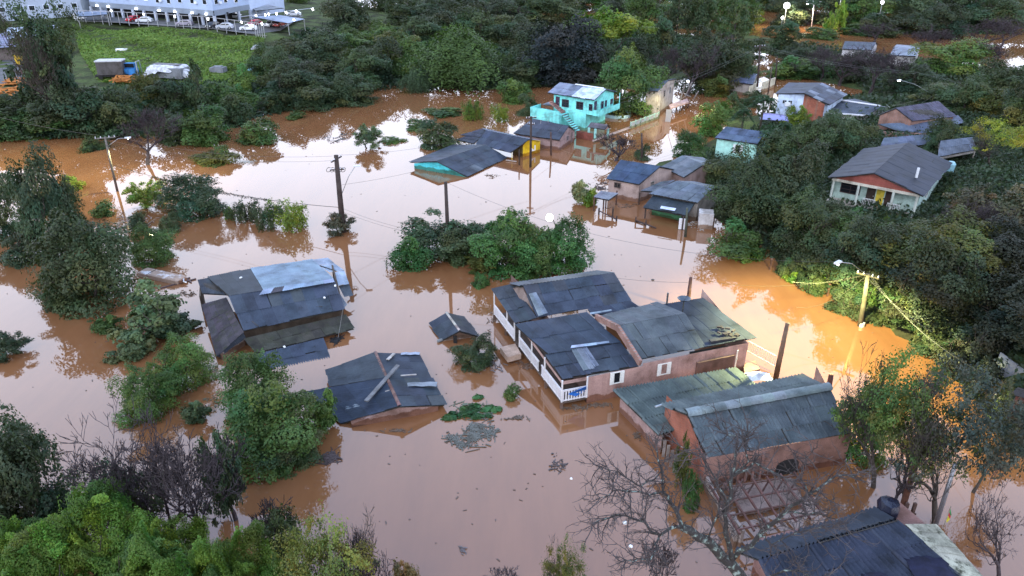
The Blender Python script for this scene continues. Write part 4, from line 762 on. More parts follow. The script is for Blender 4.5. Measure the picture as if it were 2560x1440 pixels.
V, F = tube([br_ + Vector((.3, .6, -.3)) + Z * z for z in (-1, 0, .25)], [.5, .55, .35], 12); tag(O('container', (V, F), 'clean', None, (.25, .45, .52)), 'light blue water tank behind the mint hillside house', 'water tank')
# Q roof on posts behind
slope(thing('shed', 'grey mono-pitch roof between the tiled house and the hillside house', 'shed', P(2260, 360, 2.5)), Q((2210, 345, 4.6), (2318, 336, 4.8), (2345, 358, 3.9), (2195, 376, 3.7)), (.2, .21, .25), 6, 2, waves=3)
t, w4, c6 = gable_house('shelter', 'grey lean-to roof on posts behind the mint hillside house', (2345, 392), (2440, 374), (2352, 352), (2430, 343), 4.9, 6.0, zb=4.4, rc=(.19, .2, .235), wc=(.3, .28, .27), cat='shelter')
for p in w4: O('post', beam(Vector((p.x, p.y, 2)), p, .14), 'wood', t, (.5, .48, .45))
# R mint cottage with blue roof
gable_house('house', 'mint cottage with slate-blue roof and white shutters among trees', (1788, 345), (1893, 360), (1815, 317), (1912, 330), 3.6, 4.6, zb=.2, rc=(.11, .14, .19), wc=(.42, .75, .66), wins=[('front', .55, 2.4, .6, 1.2, 'shutter', (.75, .78, .78))], back=.8)
# S cluster
t, w4, _ = gable_house('flooded_house', 'pinkish plastered house with steel-blue corrugated roof in the flood', (1517, 446), (1598, 461), (1551, 400), (1650, 416), 2.5, 3.9, rc=(.075, .11, .165), wc=(.42, .32, .29), waves=4, wins=[('front', .3, 1.75, .75, .6, 'grid', (.12, .09, .08)), ('right', .35, 1.7, .5, .9, 'grid', (.3, .28, .26))])
gable_house('flooded_house', 'weathered house with pale grey roof behind the blue-roofed one', (1652, 417), (1710, 443), (1706, 389), (1758, 412), 2.6, 3.5, rc=(.2, .21, .21), wc=(.3, .21, .19), waves=3, wins=[('front', .3, 1.5, .6, 1.0, 'plain', (.15, .1, .1))])
t, w4, c6 = gable_house('flooded_house', 'shack with grey roof and green lean-to front under trees', (1622, 484), (1742, 507), (1690, 452), (1782, 470), 2.4, 3.3, rc=(.22, .235, .25), wc=(.28, .26, .24), waves=3, back=.7)
slope(t, Q((1632, 489, 2.15), (1736, 509, 2.15), (1716, 540, 1.55), (1608, 518, 1.55)), (.07, .085, .09), 9, 1, waves=3, alt=(.1, (.3, .32, .32)), amp=.04); slope(t, Q((1653, 515, 1.95), (1690, 521, 1.95), (1686, 528, 1.78), (1650, 522, 1.78)), (.8, .82, .84), 1, 1, waves=0, deck=False, sheet='white_sheet', jitter=0)
slope(t, Q((1688, 450, 2.9), (1652, 455, 2.6), (1600, 477, 1.9), (1640, 480, 2.2)), (.2, .2, .2), 3, 2, waves=3)
ga, gb_ = P(1629, 540, 0), P(1702, 556, 0); O('green_front', beam(ga + Z * .75, gb_ + Z * .75, .1, 1.1), 'paint', t, (.06, .2, .1))
for x, y in ((1597, 512), (1612, 546), (1705, 575), (1716, 566)): O('post', beam(P(x, y, 0) - Z, P(x, y, 0) + Z * 1.6, .14), 'wood', t, (.07, .05, .045))
O('white_door', box(P(1707, 560, .7), (.9, .1, 1.3), (1, -.2)), 'clean', t, (.75, .75, .78)); O('side_shed', box(P(1764, 548, .9), (1.6, 1.6, 1.9), (1, -.2)), 'paint', t, (.6, .58, .58))
t, w4, _ = gable_house('shelter', 'small flat-roofed shelter on dark posts in front of the pinkish house', (1484, 493), (1522, 500), (1500, 479), (1543, 485), 1.75, 1.95, zb=1.6, rc=(.36, .33, .32), wc=(.12, .08, .07), back=.15, cat='shelter', nu=3, nv=1)
for x, y in ((1484, 527), (1508, 524), (1514, 520), (1540, 511)): O('post', beam(P(x, y, 0) - Z, P(x, y, 0) + Z * 1.8, .16), 'wood', t, (.13, .07, .055))
# far right roofs near the far flood
gable_house('far_house', 'long low roof with pale edge by the far right flood', (2105, 122), (2180, 126), (2112, 103), (2190, 106), 3, 4.2, zb=-.5, rc=(.14, .145, .16), wc=(.5, .48, .5), waves=0)
gable_house('far_house', 'flat grey roofed building half hidden by bare trees, far right', (2225, 138), (2290, 140), (2235, 118), (2298, 121), 3, 3.6, zb=-.5, rc=(.32, .33, .36), wc=(.5, .48, .48), waves=0)
# ---------------------------------------------------------------- apartments, car park, yard at the upper left
ap1, ap2, ap3 = P(232, 40, 6), P(540, 66, 6), P(628, 48, 6)
t = thing('apartment_building', 'light blue apartment block with grey ground floor and open garages', 'apartment building', P(420, 60, 6))
nb = Vector((0, 18, 0))
for a, b_, nwin in ((ap1, ap2, 11), (ap2, ap3, 4)):
    u = (b_ - a).normalized(); nr = Vector((u.y, -u.x, 0)); L = (b_ - a).length
    V = [a + Z * 2.6, b_ + Z * 2.6, b_ + Z * 3.9, a + Z * 3.9]; O('band', ([v + nr * .12 for v in V], [(0, 1, 2, 3)]), 'clean', t, (.2, .235, .29))
    V = [a + Z * 3.9, b_ + Z * 3.9, b_ + Z * 18, a + Z * 18]; O('facade', (V, [(0, 1, 2, 3)]), 'clean', t, (.36, .44, .6))
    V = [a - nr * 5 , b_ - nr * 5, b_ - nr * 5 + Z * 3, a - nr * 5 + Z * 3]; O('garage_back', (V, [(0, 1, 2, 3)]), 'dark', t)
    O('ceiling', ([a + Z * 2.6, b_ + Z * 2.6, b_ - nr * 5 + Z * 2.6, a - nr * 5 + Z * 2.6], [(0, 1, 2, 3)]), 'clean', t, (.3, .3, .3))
    npil = max(3, int(L / 4.2))
    for k in range(npil + 1): p = a.lerp(b_, k / npil); O('pillar', box(p + Z * 1.3, (.7, .5, 2.6), u), 'clean', t, (.42, .46, .55))
    for fl in range(2):
        for k in range(nwin):
            tt = (k + .5 + rnd(-.12, .12)) / nwin; wz = 5.9 + fl * 2.9
            stl = random.choice(('plain', 'plain', 'door2', 'lit')); p = a.lerp(b_, tt)
            f = O('window', J(box(p + nr * .06 + Z * wz, (1.5, .14, 1.3 if stl != 'door2' else 2.2), u)), 'clean', t, (.72, .78, .88)); O('pane', box(p + nr * .12 + Z * wz, (1.25, .08, 1.05 if stl != 'door2' else 1.9), u), 'lit_pane' if stl == 'lit' else 'glass', f)
            if k % 3 == 0: O('air_conditioner', box(p + nr * .3 + u * 1.4 + Z * (wz - .3), (.8, .5, .6), u), 'clean', t, (.7, .72, .75))
O('side', ([ap3, ap3 + Vector((4, 20, 0)), ap3 + Vector((4, 20, 18)), ap3 + Z * 18], [(0, 1, 2, 3)]), 'clean', t, (.46, .53, .68)); O('side', ([ap1, ap1 + nb, ap1 + nb + Z * 18, ap1 + Z * 18], [(0, 1, 2, 3)]), 'clean', t, (.36, .42, .54))
O('flat_roof', ([ap1 + Z * 18, ap2 + Z * 18, ap3 + Z * 18, ap3 + Vector((4, 20, 18)), ap1 + nb + Z * 18], [(0, 1, 2, 3, 4)]), 'concrete', t, (.4, .4, .42))
for k, (x, y) in enumerate(((250, 14), (280, 17), (353, 24), (410, 28), (448, 32), (488, 36), (521, 38))):
    tt = (x - 232) / 308; p = ap1.lerp(ap2, tt) + Vector((.3, -.5, 3.0)); O('wall_lamp', box(p, (.5, .3, .25)), 'cool_glow', t)
t = thing('apartment_building', 'second pale apartment block behind the big tree at far left', 'apartment building', P(60, 30, 6)); a, b_ = P(-120, 62, 6), P(210, 40, 6)
O('facade', ([a, b_, b_ + Z * 16, a + Z * 16], [(0, 1, 2, 3)]), 'clean', t, (.4, .45, .54)); O('side', ([b_, b_ + nb, b_ + nb + Z * 16, b_ + Z * 16], [(0, 1, 2, 3)]), 'clean', t, (.55, .6, .66)); O('flat_roof', ([a + Z * 16, b_ + Z * 16, b_ + nb + Z * 16, a + nb + Z * 16], [(0, 1, 2, 3)]), 'concrete', t, (.4, .4, .42))
for k in range(9):
    for fl in range(3): p = a.lerp(b_, (k + .5) / 9) + Z * (3 + 3 * fl) + Vector((.0, -.08, 0)); f = O('window', box(p, (1.6, .12, 1.4), b_ - a), 'clean', t, (.7, .75, .85)); O('pane', box(p + Vector((0, -.06, 0)), (1.3, .08, 1.1), b_ - a), 'glass', f)
lotp = Q((185, 50, 6.05), (232, 38, 6.05), (540, 62, 6.05), (640, 42, 6.05), (760, 40, 5.2), (700, 78, 5.4), (640, 86, 5.75), (520, 72, 6.05), (400, 65, 6.05)); struct(O('car_park', ([p + Z * .12 for p in lotp], [tuple(range(len(lotp)))]), 'asphalt'))
# car park fence and lamps
fe = thing('fence', 'tall wire fence with posts and festoon lamps along the car park', 'fence', P(420, 68, 6)); fp = Q((195, 56, 6), (300, 60, 6), (420, 67, 6), (520, 74, 6), (640, 90, 5.7), (668, 94, 5.5))
k = 0
for i in range(5):
    a, b_ = fp[i], fp[i + 1]; O('rail', J(beam(a + Z * 3.1, b_ + Z * 3.1, .14), beam(a + Z * .4, b_ + Z * .4, .06)), 'metal', fe, (.5, .48, .5))
    for j in range(5): p = a.lerp(b_, j / 5); O('post', beam(p - Z * .3, p + Z * 3.1, .12), 'metal', fe, (.5, .5, .52))
for x, y in ((278, 27), (359, 35), (437, 41), (520, 47), (604, 55), (655, 59), (672, 35), (735, 50)):
    p = P(x, y, 8.6 if x < 640 else 8.0); V, F = tube([p + Z * z for z in (-.28, -.12, .12, .28)], [.1, .2, .2, .1], 8); lp = O('lamp_globe', (V, F), 'cool_glow', fe, smooth=True)
fe2 = thing('light_cable', 'cable of bulbs strung over the car park canopies', 'light cable', P(700, 50, 6)); ca, cb_ = P(600, 42, 8.5), P(785, 20, 8.5)
O('cable', tube([ca, cb_], .08, 5), 'metal', fe2, (.6, .6, .62))
for tt in (.2, .32, .47, .6, .74, .98): p = ca.lerp(cb_, tt) - Z * .3; V, F = tube([p + Z * z for z in (-.3, -.1, .1, .3)], [.08, .2, .2, .08], 8); O('bulb', (V, F), 'cool_glow', fe2)
for i, (pts, lb) in enumerate(((((628, 42, 8.2), (700, 38, 8.2), (760, 48, 7.9), (720, 58, 7.9)), 'pale metal car canopy in front of the parked cars'), (((628, 18, 8.6), (670, 12, 8.9), (710, 20, 8.4), (640, 27, 8.4)), 'hip-roofed beige canopy at the corner of the apartment block'), (((185, 32, 8.3), (262, 26, 8.3), (268, 36, 8.2), (195, 42, 8.2)), 'grey metal canopy beside the apartment end wall'))):
    t = thing('canopy', lb, 'canopy', P(pts[0][0], pts[0][1], 6)); q = Q(*pts); slope(t, q, (.5, .52, .58) if i != 1 else (.5, .47, .43), 6, 2, waves=0, cj=.04, jitter=0)
    for p in q: O('post', beam(Vector((p.x, p.y, 5)), p, .16), 'metal', t, (.5, .5, .5))
# cars
def car(x, y, z, col, label, ang, suv=0):
    p = P(x, y, z); t = thing('parked_car', label, 'car', p, 'cars in the apartment car park'); ca_, sa_ = math.cos(ang), math.sin(ang)
    def W(v): return Vector((p.x + v[0] * ca_ - v[1] * sa_, p.y + v[0] * sa_ + v[1] * ca_, p.z + v[2]))
    h = 1.45 + suv * .25
    prof = [(-2.1, .3), (-2.1, .85), (-1.25, .95), (-.55, h), (1.1, h), (1.8, .98 + suv * .3), (2.1, .9), (2.1, .3)]; V = []
    for s, yw in ((-1, .86), (1, .86)): V += [W((a, s * (yw if b_ < 1.1 else .68), b_)) for a, b_ in prof]
    k = len(prof); O('body', (V, [tuple(range(k))[::-1], tuple(range(k, 2 * k))] + [(i, (i + 1) % k, k + (i + 1) % k, k + i) for i in range(k)]), 'car_paint', t, col)
    for s in (-1, 1):
        O('side_window', ([W((a, s * yy, b_)) for a, b_, yy in ((-1.05, 1.0, .86), (-.5, h - .1, .72), (1.0, h - .1, .72), (1.55, 1.0, .86))], [(0, 1, 2, 3)]), 'glass', t)
        for wx in (-1.3, 1.3):
            wv = [W((wx, s * .8, .32)), W((wx, s * .92, .32))]; wh = O('wheel', tube(wv, .34, 10), 'dark', t); O('rim', tube([W((wx, s * .9, .32)), W((wx, s * .94, .32))], .2, 8), 'metal', wh, (.5, .5, .5))
        O('headlight', box(W((-2.1, s * .6, .72)), (.08, .35, .18), (ca_, sa_)), 'clean', t, (.8, .8, .8))
    O('windscreen', ([W(v) for v in ((-1.26, -.74, .98), (-1.26, .74, .98), (-.6, .62, h - .06), (-.6, -.62, h - .06))], [(0, 1, 2, 3)]), 'glass', t)
for c_ in ((335, 53, 6.1, (.45, .02, .03), 'red car parked at the garage mouth behind the wire fence', 1.2, 0), (362, 56, 6.1, (.62, .64, .68), 'silver car parked beside the red one behind the fence', .08, 0), (462, 64, 6.1, (.3, .27, .33), 'grey-mauve car parked behind the middle of the fence', .1, 0), (531, 55, 6.1, (.7, .72, .74), 'white pickup parked near the garage pillars', .05, .5),
           (533, 70, 6.1, (.02, .02, .025), 'black car with its front to the fence', 1.3, .3), (563, 72, 6.1, (.5, .52, .58), 'silver sedan close behind the fence by the grass top', .1, 0), (622, 76, 5.9, (.78, .78, .78), 'white hatchback at the right end of the fence', .15, .2), (638, 64, 5.8, (.45, .03, .04), 'dark red car under the pale canopy edge', 1.2, 0), (680, 66, 5.6, (.75, .75, .76), 'white van half hidden by bushes right of the fence', 1.2, .6), (585, 46, 6.1, (.6, .6, .62), 'pale car in the shade of the block corner', .1, 0), (700, 66, 5.6, (.5, .1, .08), 'small red car partly behind the dark bushes', 1.3, 0), (195, 49, 6.1, (.7, .7, .72), 'white pickup at the left end of the car park', .1, .5), (735, 40, 5.6, (.6, .62, .66), 'silver car beyond the canopies near the lamp post', .2, 0)): car(*c_)
# warehouse and scrap yard
t, w4, _ = gable_house('warehouse', 'long warehouse with lilac-grey roof at the far left edge', (-90, 126), (96, 112), (-90, 92), (92, 80), 4.8, 6.0, zb=1.2, rc=(.42, .38, .46), wc=(.14, .11, .10), waves=0, cat='warehouse')
gable_house('warehouse', 'second warehouse with whitish roof behind the lilac one', (20, 98), (150, 88), (15, 70), (142, 62), 6.2, 7.6, zb=1.5, rc=(.8, .8, .82), wc=(.2, .18, .18), waves=0, cat='warehouse')
yd = Q((-120, 150, 1.75), (110, 140, 1.75), (175, 175, 1.6), (110, 205, 1.5), (-120, 225, 1.5)); struct(O('yard', ([p + Z * .25 for p in yd], [tuple(range(5))]), 'asphalt'))
gable_house('shed', 'white pointed roof shed beside the grass slope', (196, 78), (228, 76), (198, 60), (210, 58), 4.5, 5.6, zb=2, rc=(.66, .68, .7), wc=(.5, .5, .5), waves=0, nu=2, nv=1, cat='shed')
t = thing('truck', 'old truck with grey box body in the scrap yard', 'truck', ground(285, 195)); g_ = ground(285, 195); O('box_body', box(g_ + Z * 2.2, (5, 2.6, 2.6), (1, .12)), 'paint', t, (.1, .09, .09)); O('roof', box(g_ + Z * 3.62, (5.2, 2.8, .22), (1, .12)), 'clean', t, (.5, .5, .52)); O('chassis', box(g_ + Z * .7, (6.4, 2.2, .4), (1, .12)), 'dark', t)
for dx in (-2, 2): O('wheel', tube([g_ + Vector((dx, -1.4, .5)), g_ + Vector((dx, -1.1, .5))], .5, 10), 'dark', t)
g_ = ground(331, 192); t = thing('truck_cab', 'bright blue truck cab with open frame on the grass', 'truck cab', g_); O('cab', J(box(g_ + Z * 1.0, (2.3, 1.8, 1.5)), box(g_ + Z * 2.3 + Vector((0, .3, 0)), (2.2, 1.2, 1.0))), 'paint', t, (.04, .22, .55)); O('windscreen', box(g_ + Vector((0, -.33, 2.35)), (1.9, .06, .75)), 'glass', t)
for dx in (-1.5, 1.5): O('frame', J(beam(g_ + Vector((dx, -.5, 0)), g_ + Vector((dx, -.3, 3.1)), .15), beam(g_ + Vector((dx, 1.5, 0)), g_ + Vector((dx, 1.3, 3.1)), .15), beam(g_ + Vector((dx, -.3, 3.1)), g_ + Vector((dx, 1.3, 3.1)), .15)), 'metal', t, (.45, .47, .47))
for dx in (-.9, .9): O('wheel', tube([g_ + Vector((dx, -1.0, .45)), g_ + Vector((dx, -.7, .45))], .45, 10), 'dark', t)
g_ = ground(425, 195); t = thing('covered_wagon', 'grey trailer draped with a torn white tarpaulin on the grass', 'trailer', g_); O('bed', box(g_ + Z * 1.3, (8, 3, 2.0), (1, -.25)), 'paint', t, (.2, .21, .23)); V, F = rag(g_ + Z * 2.35, 4.6, .5, None, .42, 12, 3); V = [v - Z * (1.3 * max(0, abs(v.x - g_.x) / 4.6 - .75) * 4 + 1.0 * max(0, abs(v.y - g_.y) / 1.9 - .8) * 4) for v in V]; O('tarpaulin', (V, F), 'cloth', t, (.62, .64, .7)); O('slats', box(g_ + Z * 2.86, (6, 1.4, .08), (1, -.25)), 'wood', t, (.2, .2, .22))
for k, (x, y, n_, lb) in enumerate(((52, 212, 46, 'pile of orange sawn timber at the left of the scrap yard'), (320, 205, 34, 'broken orange brick and timber heap behind the lone pole'), (15, 235, 26, 'heap of reddish rubble at the left edge'))):
    g_ = ground(x, y); parts = [beam(g_ + Vector((rnd(-3.5, 3.5), rnd(-2, 2), rnd(.1, 1.1))), g_ + Vector((rnd(-3.5, 3.5), rnd(-2, 2), rnd(.1, 1.3))), rnd(.12, .35), .14) for _ in range(n_)]
    o = O('timber_pile', J(*parts), 'wood', None, (.55, .22, .06)); o['kind'] = 'stuff'; tag(o, lb, 'timber pile')
for x, y, s_, col_, lb, cat_ in ((50, 160, (1.2, 1.0, 2.0), (.6, .38, .03), 'yellow machine standing in the scrap yard', 'machine'), (60, 150, (.4, 3, .3), (.6, .58, .58), 'tilted white beam beside the yellow machine', 'beam'), (90, 190, (7, .4, 1.2), (.12, .07, .06), 'dark brown low wall above the orange timber', 'wall'), (300, 122, (3, 1.5, .3), (.75, .78, .75), 'white board lying high on the grass slope', 'board'), (545, 170, (3, 2, 1), (.22, .23, .25), 'grey broken hut roof in the grass by the bushes', 'hut'), (627, 165, (1.6, 1.2, .4), (.3, .55, .7), 'small pale blue boat on the grass edge', 'boat'), (638, 103, (1.5, 3.5, .4), (.4, .42, .44), 'grey slab tilted against the dark bushes', 'slab')):
    g_ = ground(x, y); V, F = box(g_ + Z * s_[2] / 2, s_, (1, rnd(-.3, .3))); V = [v + Vector((0, 0, .15 * (v.x - g_.x))) if cat_ in ('beam', 'slab', 'board') else v for v in V]
    V2, F2 = box(g_ + Z * (s_[2] + .12), (s_[0] * .6, s_[1] * .6, .25), (1, 0)); tag(O(cat_, J((V, F), (V2, F2)), 'paint', None, col_), lb, cat_)
# walls and hut at the right edge
t = thing('boundary_wall', 'white panel wall climbing the dark bank at the right edge', 'wall', P(2530, 960, 1.2))
for k in range(5): a, b_ = P(2486, 925, 1.6).lerp(P(2600, 1005, 1.6), k / 5), P(2486, 925, 1.6).lerp(P(2600, 1005, 1.6), (k + .94) / 5); O('panel', beam(a + Z * (.7 - .05 * k), b_ + Z * (.7 - .05 * k), .1, 1.7), 'paint', t, jit((.26, .28, .3), .1))
t = thing('street_wall', 'low whitewashed wall ending in a blue painted stretch, right edge', 'wall', P(2480, 1000, 0)); a, b_, c_ = P(2424, 962, .2), P(2542, 1062, .2), P(2640, 1140, .2)
for k in range(8): O('panel', beam(a.lerp(b_, k / 8) + Z * .3, a.lerp(b_, (k + .97) / 8) + Z * .3, .15, 1.2), 'paint', t, jit((.36, .34, .3), .08))
O('blue_panel', beam(b_ + Z * .3, c_ + Z * .3, .16, 1.25), 'paint', t, (.02, .1, .28))
t, w4, _ = gable_house('hut', 'small dark red wooden hut above the whitewashed street wall', (2525, 985), (2575, 1000), (2545, 968), (2595, 985), 3.2, 3.7, zb=1, rc=(.06, .05, .05), wc=(.13, .05, .045), wallmat='wood', cat='hut', waves=2)
